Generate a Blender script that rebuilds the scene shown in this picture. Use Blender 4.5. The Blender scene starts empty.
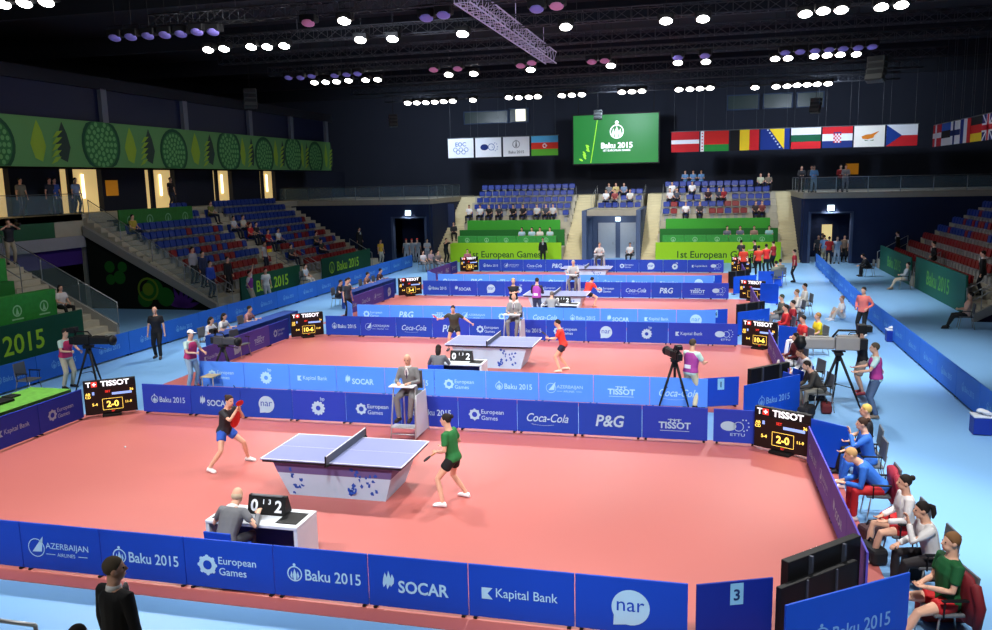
import bpy, bmesh, math, random
from mathutils import Vector, Matrix
random.seed(7)
PI = math.pi
scene = bpy.context.scene
COL = scene.collection

# ------------------------------------------------------------------ camera
CAM = Vector((6.3986, -13.825, 5.6607)); YAW, PITCH, ROLL, FPX = -.2461, -.1603, -.0216, 833.6
FW = Vector((math.sin(YAW)*math.cos(PITCH), math.cos(YAW)*math.cos(PITCH), math.sin(PITCH)))
_r0 = Vector((math.cos(YAW), -math.sin(YAW), 0)); _u0 = _r0.cross(FW)
RT = _r0*math.cos(ROLL) + _u0*math.sin(ROLL); UP = -_r0*math.sin(ROLL) + _u0*math.cos(ROLL)
cd = bpy.data.cameras.new('camera'); cam = bpy.data.objects.new('camera', cd); COL.objects.link(cam)
cd.sensor_width = 36; cd.lens = FPX*36/992; cd.clip_end = 300; cd.clip_start = .1
cam.matrix_world = Matrix(((RT.x, UP.x, -FW.x, CAM.x), (RT.y, UP.y, -FW.y, CAM.y), (RT.z, UP.z, -FW.z, CAM.z), (0, 0, 0, 1)))
scene.camera = cam
# ------------------------------------------------------------------ world, light, exposure
scene.view_settings.view_transform = 'Standard'; scene.view_settings.look = 'None'
scene.view_settings.gamma = 1; scene.view_settings.use_curve_mapping = False
scene.view_settings.exposure = 0.42
w = bpy.data.worlds.new('hall_air'); scene.world = w; w.use_nodes = True
w.node_tree.nodes['Background'].inputs[0].default_value = (.55, .7, 1, 1)
w.node_tree.nodes['Background'].inputs[1].default_value = .11
try:
    scene.cycles.use_denoising = True
    scene.cycles.max_bounces = 5; scene.cycles.diffuse_bounces = 3; scene.cycles.glossy_bounces = 2
    scene.cycles.transparent_max_bounces = 8; scene.cycles.sample_clamp_indirect = 6
except Exception: pass

def spot(x, y, z, tx, ty, power, ang=70, blend=.5, size=.35, col=(1, .98, .95), tz=0):  # beams of the roof floodlights and of added fill spots
    l = bpy.data.lights.new('flood_or_fill_beam', 'SPOT'); l.energy = power; l.spot_size = math.radians(ang); l.spot_blend = blend
    l.shadow_soft_size = size; l.color = col
    o = bpy.data.objects.new('flood_or_fill_beam', l); COL.objects.link(o); o.location = (x, y, z)
    o.rotation_euler = (Vector((tx, ty, tz)) - Vector((x, y, z))).to_track_quat('-Z', 'Y').to_euler()
    return o
KEY = 2650
for k, yc in enumerate((0, 10.8, 21.6, 32.4)):                      # rows of floodlights on the roof trusses, each aimed at its court
    for x in (-9, -3, 3, 9):
        spot(x, yc+5.2, 11.0, x*.72, yc-.8, KEY, 62)
        spot(x, yc-9.5, 11.0, x*.8, yc+.6, KEY*1.3, 54, .7)
for y in (2, 14, 26, 37):                                           # the aisles along both sides
    spot(-9.5, y-3, 11.0, -11.8, y, KEY*.62, 54, .8); spot(10, y-3, 11.0, 11.9, y, KEY*1.75, 54, .8)
spot(-3, -8, 11.2, -4, -7.5, KEY*.34, 60, .9); spot(7, -9, 11.2, 9, -4, KEY*.4, 60, .9)
for x in (-7, 0.5, 7.5):                                            # far stand
    spot(x, 35, 11.0, x, 46.5, KEY*1.25, 62, .9, tz=2); spot(x*1.8, 42, 10.5, x*2.2, 54, KEY*.75, 130, 1, tz=7, col=(.7, .82, 1))  # the bluish spots are a wash added to brighten the back wall
spot(-2, 20, 11.2, -18, 25, KEY*.22, 60, 1, tz=2); spot(-2, 30, 11.2, -18, 34, KEY*.2, 60, 1, tz=2); spot(-3, -14, 11.2, 1.2, -7.6, KEY*.5, 30, .8, tz=2)  # fills added for the left stand and, last, for the suited man
spot(2, 26, 11.2, 20, 30, KEY*.6, 60, 1, tz=2); spot(6, 18, 11.2, 17, 24, KEY*.35, 50, 1)  # fills added to brighten the right stand
spot(-8, 12, 11.2, -21, 18, KEY*.3, 80, 1, tz=6.5); spot(-8, 6, 11.2, -17, 9.5, KEY*.55, 50, 1, tz=1.6)  # fills added for the mural and the near-left desks

spot(.4, 43.6, 3.0, .4, 46, 110, 130, .8, .1, tz=1.0)                     # lamp inside the middle entrance
spot(14.1, 42.2, 3.6, 14.2, 43.6, 150, 120, .8, .1); spot(14.1, 46.4, 3.4, 14, 45, 90, 130, .8, .1); spot(-14, 42.2, 3.6, -14, 43.2, 80, 120, .8, .1)  # door lamps; the middle spot is a fill added in the right corridor
spot(6, 4, 11.6, 2, 22, KEY*.6, 150, 1, tz=13, col=(.8, .88, 1)); spot(-6, 14, 10.6, -6, 30, KEY*.3, 150, 1, tz=13, col=(.8, .88, 1))  # upward spots added to brighten the roof
# ------------------------------------------------------------------ pixel rays: where a spot of the photo lies on a plane of the hall
def ray(px, py): return FW + RT*((px-496)/FPX) - UP*((py-315)/FPX)
def G(px, py, z=0.):
    d = ray(px, py); return CAM + d*((z-CAM.z)/d.z)
def onY(px, py, y):
    d = ray(px, py); return CAM + d*((y-CAM.y)/d.y)
def onX(px, py, x):
    d = ray(px, py); return CAM + d*((x-CAM.x)/d.x)
def pix(P):
    d = Vector(P)-CAM; z = d.dot(FW); return (496+FPX*d.dot(RT)/z, 315-FPX*d.dot(UP)/z, z)

# ------------------------------------------------------------------ materials
def L(v): v /= 255; return v/12.92 if v <= .04045 else ((v+.055)/1.055)**2.4
def S(r, g, b): return (L(r), L(g), L(b), 1)
MATS = {}
def M(name, rgb, rough=.55, metal=0, emit=0, var=.06, scale=6, spec=.3, alpha=1, trans=0):
    if name in MATS: return MATS[name]
    m = bpy.data.materials.new(name); m.use_nodes = True; MATS[name] = m
    nt = m.node_tree; b = nt.nodes['Principled BSDF']; c = S(*rgb)
    b.inputs['Roughness'].default_value = rough; b.inputs['Metallic'].default_value = metal
    b.inputs['Specular IOR Level'].default_value = spec; b.inputs['Base Color'].default_value = c
    if var:
        tc = nt.nodes.new('ShaderNodeTexCoord'); n = nt.nodes.new('ShaderNodeTexNoise'); n.inputs['Scale'].default_value = scale
        n.inputs['Detail'].default_value = 3
        mx = nt.nodes.new('ShaderNodeMix'); mx.data_type = 'RGBA'
        mx.inputs['A'].default_value = tuple(v*(1-var) for v in c[:3])+(1,); mx.inputs['B'].default_value = tuple(min(1, v*(1+var)) for v in c[:3])+(1,)
        nt.links.new(tc.outputs['Object'], n.inputs['Vector']); nt.links.new(n.outputs['Fac'], mx.inputs['Factor'])
        nt.links.new(mx.outputs['Result'], b.inputs['Base Color'])
    if emit: b.inputs['Emission Color'].default_value = c; b.inputs['Emission Strength'].default_value = emit
    if alpha < 1: b.inputs['Alpha'].default_value = alpha
    if trans: b.inputs['Transmission Weight'].default_value = trans
    return m
def C(rgb, rough=.7): return M('dye_%02x%02x%02x' % tuple(rgb), rgb, rough, var=.08, scale=14)
FLOOR = M('sky blue vinyl floor', (126, 178, 228), .38, var=.03, scale=.6, spec=.35)
RED = M('red court mat', (180, 98, 92), .42, var=.04, scale=.5, spec=.5)
CONC = M('concrete', (176, 170, 152), .85, var=.1, scale=3)
NAVY = M('navy wall paint', (34, 46, 78), .8, var=.08, scale=.7)
DARK = M('dark roof paint', (26, 30, 38), .9, var=.1, scale=.5)
BACKW = M('charcoal back wall', (40, 44, 56), .9, var=.08, scale=.6)
DGREEN = M('dark green cladding', (8, 70, 48), .6, var=.05)
LIME = M('lime board', (150, 205, 30), .6, var=.03)
GREEN = M('bright green cloth', (60, 160, 50), .6, var=.06)
MGREEN = M('mid green cloth', (34, 112, 44), .65, var=.06)
BLUE = M('royal blue surround fabric', (30, 70, 190), .6, var=.04, scale=2)
BLUE2 = M('violet blue surround fabric', (38, 66, 194), .6, var=.04, scale=2)
VIO = M('violet surround fabric', (92, 84, 196), .6, var=.05, scale=2)
LBLUE = M('light blue surround fabric', (84, 142, 240), .6, var=.04, scale=2)
FBLUE = M('deep blue surround fabric', (16, 66, 186), .6, var=.04, scale=2)
ABLUE = M('azure aisle panel fabric', (40, 110, 210), .6, var=.05, scale=2)
NBLUE = M('navy blue cloth', (26, 62, 140), .7, var=.06)
WHITE = M('white print', (232, 240, 250), .6, var=0)
PALE = M('pale blue print', (176, 214, 240), .6, var=0)
LPRINT = M('lime print', (150, 200, 40), .6, var=0)
BLACK = M('matt black', (16, 17, 20), .55, var=.1)
GREY = M('mid grey plastic', (96, 100, 106), .5, var=.06)
STEEL = M('brushed steel', (160, 164, 168), .35, .7, var=.05)
WPAINT = M('white painted panel', (214, 222, 232), .45, var=.03)
SCREEN = M('scoreboard screen', (30, 22, 22), .35, var=.1, scale=20)
AMBER = M('amber digits', (250, 210, 90), .5, emit=1.2, var=0)
REDLED = M('red digits', (220, 50, 40), .5, emit=.8, var=0)
LEDW = M('white lit letters', (240, 240, 245), .5, emit=.8, var=0)
LEDB = M('blue lit bar', (140, 170, 240), .5, emit=.6, var=0)
RSEAT = M('red seat plastic', (126, 20, 26), .4, var=.08)
BSEAT = M('blue seat plastic', (20, 50, 138), .4, var=.08)
GSEAT = M('grey seat bracket', (150, 152, 156), .5, var=.05)
GLASS = M('railing glass', (150, 180, 190), .1, var=0, alpha=.16)
SKIN = M('skin', (222, 172, 146), .6, var=.05, scale=20)
EYE = M('dark eye', (30, 24, 22), .4, var=0)
LIP = M('lips', (168, 90, 84), .5, var=0)
LAMP = M('lit lamp lens', (255, 252, 244), .3, emit=14, var=0)
DIML = M('violet unlit lens', (120, 112, 190), .3, var=.1, emit=.10)  # unlit lenses, violet and pink, carry a faint added glow
PINKL = M('pink unlit lens', (190, 120, 160), .3, var=.1, emit=.10)

# ------------------------------------------------------------------ mesh helpers
def box(bm, c, s, rz=0, rx=0, ry=0, mi=0, bev=0):
    r = bmesh.ops.create_cube(bm, size=1)
    mat = Matrix.Translation(c) @ Matrix.Rotation(rz, 4, 'Z') @ Matrix.Rotation(rx, 4, 'X') @ Matrix.Rotation(ry, 4, 'Y') @ Matrix.Diagonal((s[0], s[1], s[2], 1))
    bmesh.ops.transform(bm, matrix=mat, verts=r['verts'])
    fs = {f for v in r['verts'] for f in v.link_faces}
    for f in fs: f.material_index = mi
    if bev:
        es = list({e for v in r['verts'] for e in v.link_edges})
        q = bmesh.ops.bevel(bm, geom=es, offset=bev, segments=2, affect='EDGES', profile=.5)
        for f in q['faces']: f.material_index = mi
    return r['verts']
def bx(bm, x0, x1, y0, y1, z0, z1, mi=0, bev=0): return box(bm, ((x0+x1)/2, (y0+y1)/2, (z0+z1)/2), (abs(x1-x0), abs(y1-y0), abs(z1-z0)), mi=mi, bev=bev)
def ell(bm, c, r, rot=None, seg=12, mi=0):
    q = bmesh.ops.create_uvsphere(bm, u_segments=seg, v_segments=max(6, seg*2//3), radius=1)
    mat = Matrix.Translation(c) @ (rot.to_4x4() if rot else Matrix.Identity(4)) @ Matrix.Diagonal((r[0], r[1], r[2], 1))
    bmesh.ops.transform(bm, matrix=mat, verts=q['verts'])
    for f in {f for v in q['verts'] for f in v.link_faces}: f.material_index = mi; f.smooth = True
    return q['verts']
def tube(bm, pts, rad, n=8, mi=0, caps=True, flat=1.):
    pts = [Vector(p) for p in pts]
    if not hasattr(rad, '__len__'): rad = [rad]*len(pts)
    rings = []; ref = None
    for i, p in enumerate(pts):
        t = (pts[min(i+1, len(pts)-1)] - pts[max(i-1, 0)])
        if t.length < 1e-6: t = Vector((0, 0, 1))
        t.normalize()
        if ref is None: ref = Vector((1, 0, 0)) if abs(t.x) < .8 else Vector((0, 1, 0))
        a = (ref - t*ref.dot(t)).normalized(); ref = a; b = t.cross(a)
        rings.append([bm.verts.new(p + (a*math.cos(k*2*PI/n) + b*math.sin(k*2*PI/n)*flat)*rad[i]) for k in range(n)])
    fs = []
    for A, B in zip(rings, rings[1:]):
        for k in range(n): fs.append(bm.faces.new((A[k], A[(k+1) % n], B[(k+1) % n], B[k])))
    if caps:
        d0 = (pts[0]-pts[1]).normalized()*rad[0]*.6; d1 = (pts[-1]-pts[-2]).normalized()*rad[-1]*.6
        v0 = bm.verts.new(pts[0]+d0); v1 = bm.verts.new(pts[-1]+d1)
        for k in range(n):
            fs.append(bm.faces.new((rings[0][(k+1) % n], rings[0][k], v0))); fs.append(bm.faces.new((rings[-1][k], rings[-1][(k+1) % n], v1)))
    for f in fs: f.material_index = mi; f.smooth = True
def bar(bm, a, b, t=.03, mi=0): tube(bm, [a, b], t/2, 6, mi)
def loft(bm, cs, rx, ry, lat, dep, n=12, mi=0, power=.85):
    rings = []
    for i, c in enumerate(cs):
        la = lat[i] if isinstance(lat, list) else lat; de = dep[i] if isinstance(dep, list) else dep
        R = []
        for k in range(n):
            u, v = math.cos(k*2*PI/n), math.sin(k*2*PI/n)
            u = math.copysign(abs(u)**power, u); v = math.copysign(abs(v)**power, v)
            R.append(bm.verts.new(Vector(c) + la*u*rx[i] + de*v*ry[i]))
        rings.append(R)
    fs = [bm.faces.new((A[k], A[(k+1) % n], B[(k+1) % n], B[k])) for A, B in zip(rings, rings[1:]) for k in range(n)]
    fs.append(bm.faces.new(list(reversed(rings[0])))); fs.append(bm.faces.new(rings[-1]))
    for f in fs: f.material_index = mi; f.smooth = True
def prism(bm, poly, y0, y1, mi=0, plane='xz'):
    def P(a, b, t): return (a, t, b) if plane == 'xz' else ((t, a, b) if plane == 'yz' else (a, b, t))
    A = [bm.verts.new(P(a, b, y0)) for a, b in poly]; B = [bm.verts.new(P(a, b, y1)) for a, b in poly]; n = len(poly)
    fs = [bm.faces.new((A[i], A[(i+1) % n], B[(i+1) % n], B[i])) for i in range(n)]
    fs.append(bm.faces.new(list(reversed(A)))); fs.append(bm.faces.new(B))
    for f in fs: f.material_index = mi
def mesh(name, bm, mats, fix=True):
    if fix: bmesh.ops.recalc_face_normals(bm, faces=bm.faces[:])
    me = bpy.data.meshes.new(name); bm.to_mesh(me); bm.free()
    for m in (mats if isinstance(mats, (list, tuple)) else [mats]): me.materials.append(m)
    return me
def link(name, me, parent=None, loc=(0, 0, 0), rz=0):
    o = bpy.data.objects.new(name, me); COL.objects.link(o); o.location = loc; o.rotation_euler = (0, 0, rz)
    if parent: o.parent = parent
    return o
def obj(name, bm, mats, parent=None, loc=(0, 0, 0), rz=0): return link(name, mesh(name, bm, mats), parent, loc, rz)
def tag(o, label, cat, group=None, kind=None):
    o['label'] = label; o['category'] = cat
    if group: o['group'] = group
    if kind: o['kind'] = kind
    return o
def thing(name, label, cat, loc=(0, 0, 0), rz=0, group=None):
    o = bpy.data.objects.new(name, None); COL.objects.link(o); o.location = loc; o.rotation_euler = (0, 0, rz); o.empty_display_size = .1
    return tag(o, label, cat, group)
def struct(name, bm, mats, parent=None):
    o = obj(name, bm, mats, parent)
    if not parent: o['kind'] = 'structure'
    return o
def dup(root, loc, rz, label, group=None):
    r = root.copy(); COL.objects.link(r); r.location = loc; r.rotation_euler = (0, 0, rz); r['label'] = label
    if group: r['group'] = group
    for ch in list(root.children):
        c = ch.copy(); COL.objects.link(c); c.parent = r
        for g in ch.children:
            d = g.copy(); COL.objects.link(d); d.parent = c
    return r
ORD = ['first', 'second', 'third', 'fourth', 'fifth', 'sixth', 'seventh', 'eighth', 'ninth', 'tenth', 'eleventh', 'twelfth', 'thirteenth', 'fourteenth', 'fifteenth', 'sixteenth', 'seventeenth', 'eighteenth', 'nineteenth', 'twentieth']
def nth(i): return ORD[i] if i < 20 else ('twenty-' + ORD[i-20] if i < 29 else ('thirtieth' if i == 29 else 'thirty-' + ORD[i-30]))
N = bmesh.new
# text: 2-D meshes in the x-z plane, facing -y, centred on the given point
_tc = {}
def textpts(s, size, shear=0, bold=0.):
    k = (s, size, shear, bold)
    if k not in _tc:
        c = bpy.data.curves.new('lettering', 'FONT'); c.body = s; c.size = size; c.shear = shear; c.offset = bold*size; c.resolution_u = 3
        o = bpy.data.objects.new('lettering', c); me = o.to_mesh()
        vs = [tuple(v.co) for v in me.vertices]; fs = [tuple(p.vertices) for p in me.polygons]
        o.to_mesh_clear(); bpy.data.objects.remove(o); bpy.data.curves.remove(c)
        _tc[k] = (vs, fs)
    return _tc[k]
def text(bm, s, x, z, size, mi=0, shear=0, bold=.02, y=0, sx=1., align='C'):
    vs, fs = textpts(s, size, shear, bold)
    if not vs: return
    x0 = min(v[0] for v in vs); x1 = max(v[0] for v in vs); z0 = min(v[1] for v in vs); z1 = max(v[1] for v in vs)
    ox = {'C': (x0+x1)/2, 'L': x0, 'R': x1}[align]; oz = (z0+z1)/2
    V = [bm.verts.new(((v[0]-ox)*sx+x, y, v[1]-oz+z)) for v in vs]
    for f in fs:
        try: q = bm.faces.new([V[i] for i in f]); q.material_index = mi
        except ValueError: pass
def poly(bm, pts, mi=0, y=0):
    f = bm.faces.new([bm.verts.new((a, y, b)) for a, b in pts]); f.material_index = mi
def disc(bm, x, z, r, mi=0, y=0, n=20, rz=None, a=0):
    rz = rz or r; ca, sa = math.cos(a), math.sin(a)
    poly(bm, [(x+r*math.cos(t*2*PI/n)*ca-rz*math.sin(t*2*PI/n)*sa, z+r*math.cos(t*2*PI/n)*sa+rz*math.sin(t*2*PI/n)*ca) for t in range(n)], mi, y)
def ring(bm, x, z, r1, r0, mi=0, y=0, n=20, a0=0, a1=2*PI, rzf=1.):
    full = abs(a1-a0-2*PI) < 1e-6; k = n if full else n+1
    A = [bm.verts.new((x+r1*math.cos(a0+(a1-a0)*t/n), y, z+rzf*r1*math.sin(a0+(a1-a0)*t/n))) for t in range(k)]
    B = [bm.verts.new((x+r0*math.cos(a0+(a1-a0)*t/n), y, z+rzf*r0*math.sin(a0+(a1-a0)*t/n))) for t in range(k)]
    for t in range(n):
        f = bm.faces.new((A[t], A[(t+1) % k], B[(t+1) % k], B[t])); f.material_index = mi
def flat_mesh(name, bm, mats):                                       # printed marks all face -y
    for f in bm.faces:
        f.normal_update()
        if f.normal.y > 0: f.normal_flip()
    return mesh(name, bm, mats, fix=False)
def logo_bm(kind, bm, u=1., y=0):
    """printed marks, about 1.1 x .35 m at u = 1, centred on the origin"""
    def emblem(x, z, s):
        ring(bm, x, z, s, s*.84, y=y); disc(bm, x, z+s*1.18, s*.2, y=y, n=8)
        poly(bm, [(x-s*.16, z-s*.85), (x+s*.16, z-s*.85), (x+s*.24, z-s*.1), (x, z+s*.7), (x-s*.24, z-s*.1)], y=y)
        for q in (-1, 1): poly(bm, [(x+q*s*.35, z-s*.72), (x+q*s*.6, z-s*.3), (x+q*s*.42, z+s*.35), (x+q*s*.3, z-s*.1)][::q], y=y)
    if kind == 'emblem':
        emblem(-.34*u, .0, .10*u); text(bm, 'Baku 2015', -.2*u, 0, .2*u, bold=.012, y=y, align='L', sx=.88)
    elif kind == 'flame':
        for i, (dx, s) in enumerate(((-.045, .8), (0, 1), (.045, .7))):
            x = (-.36+dx)*u; h = .12*s*u
            poly(bm, [(x-.02*u, .04*u-h), (x+.02*u, .04*u-h*.4), (x+.025*u, .04*u+h*.3), (x, .04*u+h), (x-.022*u, .04*u+h*.2), (x-.03*u, .04*u-h*.5)], y=y)
        text(bm, 'SOCAR', -.24*u, -.03*u, .21*u, bold=.025, y=y, align='L', sx=.9)
    elif kind == 'bubble':
        disc(bm, 0, .0, .21*u, n=28, y=y); poly(bm, [(-.19*u, -.22*u), (-.02*u, -.2*u), (-.18*u, -.02*u)], y=y-.001)
        text(bm, 'nar', .0, .01*u, .24*u, 1, bold=.0, y=y-.002)
    elif kind == 'flower':
        ring(bm, -.02*u, -.03*u, .15*u, .06*u, y=y, n=24)
        for k in range(12): disc(bm, -.02*u+.15*u*math.cos(k*PI/6), -.03*u+.15*u*math.sin(k*PI/6), .03*u, n=8, y=y-.001)
        text(bm, 'bp', .1*u, .19*u, .12*u, bold=.01, y=y)
    elif kind == 'petals':
        ring(bm, -.3*u, 0, .12*u, .062*u, y=y, n=16)
        for k in range(8): disc(bm, -.3*u+.115*u*math.cos(k*PI/4), .115*u*math.sin(k*PI/4), .026*u, n=8, y=y-.001)
        text(bm, 'European', -.14*u, .06*u, .14*u, bold=.006, y=y, align='L'); text(bm, 'Games', -.14*u, -.07*u, .14*u, bold=.006, y=y, align='L')
    elif kind == 'script':
        text(bm, 'Coca-Cola', 0, 0, .27*u, shear=.35, bold=.008, y=y, sx=.82); ring(bm, -.1*u, -.1*u, .36*u, .335*u, a0=PI*1.22, a1=PI*1.75, n=12, y=y, rzf=.22)
    elif kind == 'letters': text(bm, 'P&G', 0, 0, .36*u, shear=.18, bold=.022, y=y, sx=.92)
    elif kind == 'cross':
        for dx in (-.085, .085): box_flat(bm, dx*u, .1*u, .12*u, .018*u, y); box_flat(bm, dx*u, .08*u, .03*u, .07*u, y)
        box_flat(bm, 0, .085*u, .07*u, .02*u, y); box_flat(bm, 0, .085*u, .02*u, .07*u, y-.001)
        text(bm, 'TISSOT', 0, -.03*u, .2*u, bold=.03, y=y, sx=1.05); box_flat(bm, 0, -.15*u, .62*u, .012*u, y)
    elif kind == 'bats':
        disc(bm, -.14*u, .02*u, .17*u, rz=.11*u, n=24, y=y)
        ring(bm, .08*u, .02*u, .11*u, .095*u, y=y)
        for k in range(7): disc(bm, .2*u+.1*u*math.cos(k*.7-1.6), .05*u+.13*u*math.sin(k*.7-1.6), .018*u, n=6, y=y)
        text(bm, 'ETTU', .06*u, -.17*u, .09*u, bold=.01, y=y, sx=1.5)
    elif kind == 'square':
        poly(bm, [(-.46*u, -.07*u), (-.46*u, .07*u), (-.42*u, .07*u), (-.33*u, .07*u), (-.39*u, 0), (-.33*u, -.07*u)], y=y)
        text(bm, 'Kapital Bank', -.29*u, 0, .16*u, bold=.004, y=y, align='L', sx=.9)
    elif kind == 'sail':
        ring(bm, -.38*u, -.0, .13*u, .118*u, y=y); poly(bm, [(-.45*u, -.06*u), (-.3*u, -.05*u), (-.26*u, .17*u)], y=y)
        text(bm, 'AZERBAIJAN', -.23*u, .03*u, .12*u, y=y, align='L', bold=0, sx=1.0); text(bm, 'AIRLINES', .08*u, -.075*u, .07*u, y=y, bold=.0)
        for dx in (-.16, .34): box_flat(bm, dx*u, -.075*u, .14*u, .01*u, y)
def box_flat(bm, x, z, w_, h_, y=0, mi=0): poly(bm, [(x-w_/2, z-h_/2), (x+w_/2, z-h_/2), (x+w_/2, z+h_/2), (x-w_/2, z+h_/2)], mi, y)
_lg = {}
def logo_mesh(kind, u, ink, base):
    k = (kind, u, ink.name, base.name)
    if k not in _lg: bm = N(); logo_bm(kind, bm, u); _lg[k] = flat_mesh('printed_mark', bm, [ink, base])
    return _lg[k]
MARK = dict(emblem='emblem and event name', flame='flame and capitals', bubble='speech bubble', flower='petalled ring', petals='petal ring and stacked words', script='slanted script', letters='letters joined by ampersand', cross='cross over capitals', bats='ball and bat emblem', square='notched square and words', sail='sail in a circle')
# ================================================================== the hall
bm = N(); bx(bm, -30, 32, -16, 56, -.3, 0); struct('floor', bm, FLOOR)
for yc in (0, 10.8, 21.6, 32.4):
    bm = N(); bx(bm, -8.8, 8.95, yc-4.42, yc+4.12, -.05, .012); struct('floor', bm, RED)
bm = N(); bx(bm, -30, 32, -16, 56, 13.2, 13.5); struct('ceiling', bm, DARK)
bm = N(); bx(bm, -30, 32, 54, 54.4, 0, 13.2); struct('wall_back', bm, BACKW)
bm = N(); bx(bm, -30.3, -30, -16, 56, 0, 13.2); struct('wall_left', bm, DARK)
bm = N(); bx(bm, 32, 32.3, -16, 56, 0, 13.2); struct('wall_right', bm, BACKW)
bm = N(); bx(bm, -30, 32, -16.4, -16, 0, 13.2); struct('wall_front', bm, DARK)
# roof beams over the mural and across the hall
for i, y in enumerate((6, 15, 24, 33, 42, 50)):
    bm = N(); bx(bm, -30, 32, y-.15, y+.15, 12.3, 13.2); struct('trim_%d' % (i+1), bm, DARK)

# --- navy end walls with the two entrances, balconies above
def end_wall(name, x0, x1, dx0, dx1, dz):
    bm = N(); bx(bm, x0, dx0, 42.5, 42.8, 0, 4.1); bx(bm, dx1, x1, 42.5, 42.8, 0, 4.1); bx(bm, dx0, dx1, 42.5, 42.8, dz, 4.1)
    xr = x1 if x1 < 0 else x0
    bx(bm, xr-.12, xr+.12, 42.8, 54, 0, 4.1)
    struct(name, bm, NAVY)
    bm = N()
    for x in (dx0, dx1): bx(bm, x-.08, x+.08, 42.44, 42.86, 0, dz+.08)
    bx(bm, dx0, dx1, 42.44, 42.86, dz-.02, dz+.08); return bm
FRAME = M('blue grey door frame', (70, 84, 112), .6)
struct('door_1', end_wall('wall_back_left', -30, -12.45, -15.25, -12.75, 3.15), FRAME)
struct('door_2', end_wall('wall_back_right', 12.5, 32, 12.88, 15.38, 3.18), FRAME)
bm = N(); bx(bm, -16, -11.8, 46.5, 46.7, 0, 4); bx(bm, 12.4, 14.2, 47, 47.2, 0, 4); bx(bm, 14.9, 17, 47, 47.2, 0, 4); bx(bm, 14.2, 14.9, 47, 47.2, 2.2, 4); struct('wall_corridor', bm, NAVY)
bm = N(); bx(bm, 12.7, 15.2, 49.5, 49.6, 0, 3); struct('wall_corridor_glow', bm, M('warm glowing corridor wall', (250, 226, 160), .7, emit=.55))  # corridor lamplight put into this wall as glow
bm = N(); bx(bm, -30, -12.3, 42.3, 54, 4.1, 4.45); struct('floor_balcony_left', bm, CONC)
bm = N(); bx(bm, 12.4, 32, 42.3, 54, 4.1, 4.45); struct('floor_balcony_right', bm, CONC)

# --- far stand: terraces, stairs, entrance between
ROWY = [46.8+.8*i for i in range(5)]; ROWZ = [2.55+.47*i for i in range(5)]
def far_block(x0, x1, first=0, low=True):
    bm = N()
    if low:
        bx(bm, x0, x1, 42.6, 44.6, 0, 1.0); bx(bm, x0, x1, 44.6, 46.3, 0, 1.75)
    for i in range(first, 5): bx(bm, x0, x1, ROWY[i]-.5, ROWY[i]+.3, (0 if low else ROWZ[i]-.6), ROWZ[i])
    bx(bm, x0, x1, 50.3, 54, (0 if low else 3.4), 4.4)
    return bm
struct('terrace_far_left', far_block(-11.0, -3.0), CONC)
struct('terrace_far_right', far_block(3.3, 11.3), CONC)
bm = far_block(-1.35, 1.98, 1, False); bx(bm, -1.35, 1.98, 43.0, 47.2, 3.12, 3.5)
struct('terrace_far_centre', bm, CONC)
def far_stair(name, x0, x1):
    bm = N(); n = 24
    for k in range(n): bx(bm, x0, x1, 42.6+k*.33, 51, 0 if k == 0 else 4.4*k/n-.01, 4.4*(k+1)/n)
    bx(bm, x0, x1, 51, 54, 0, 4.4); struct(name, bm, M('paler concrete steps', (206, 196, 160), .85, var=.08, scale=3))  # steps in a paler concrete than the terraces
far_stair('stair_1', -12.4, -11.0); far_stair('stair_2', -3.0, -1.65); far_stair('stair_3', 2.27, 3.3); far_stair('stair_4', 11.3, 12.4)
bm = N(); bx(bm, -1.65, -1.35, 42.6, 50, 0, 3.5); bx(bm, 1.98, 2.27, 42.6, 50, 0, 3.5); bx(bm, -1.35, 1.98, 46, 46.2, 0, 3.1); struct('wall_entrance', bm, M('slate entrance wall', (86, 102, 134), .8))
for i, (a, b) in enumerate(((-.95, .28), (.62, 1.75))):
    bm = N(); bx(bm, a, b, 45.9, 46, 0, 2.5); d = struct('door_%d' % (i+3), bm, M('pale grey door leaf', (176, 186, 196), .5))
    bm = N(); bx(bm, b-.2, b-.14, 45.86, 45.9, .95, 1.15); obj('door_handle', bm, STEEL, d)
# --- left stand: far block, its end wall towards us carries a floral mural
LX = [-16.35-.72*i for i in range(9)]; LZ = [.5+.43*i for i in range(9)]
def left_block(y0, y1, rows=9):
    bm = N()
    for i in range(rows): bx(bm, LX[i]+(.8 if i == 0 else .36), LX[i]-.36 if i < 8 else -22.5, y0, y1, 0, LZ[i])
    return bm
struct('terrace_left', left_block(20.1, 40.3), CONC)
def left_stair(name, y0, y1):
    bm = N()
    for k in range(19): bx(bm, -15.5-.36*k, -15.86-.36*k, y0, y1, 0, .22+.226*k)
    struct(name, bm, CONC)
left_stair('stair_5', 20.05, 21.4); left_stair('stair_6', 28.7, 31.1); left_stair('stair_7', 38.7, 40.4)
left_stair('stair_8', 11.75, 13.3)
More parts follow.
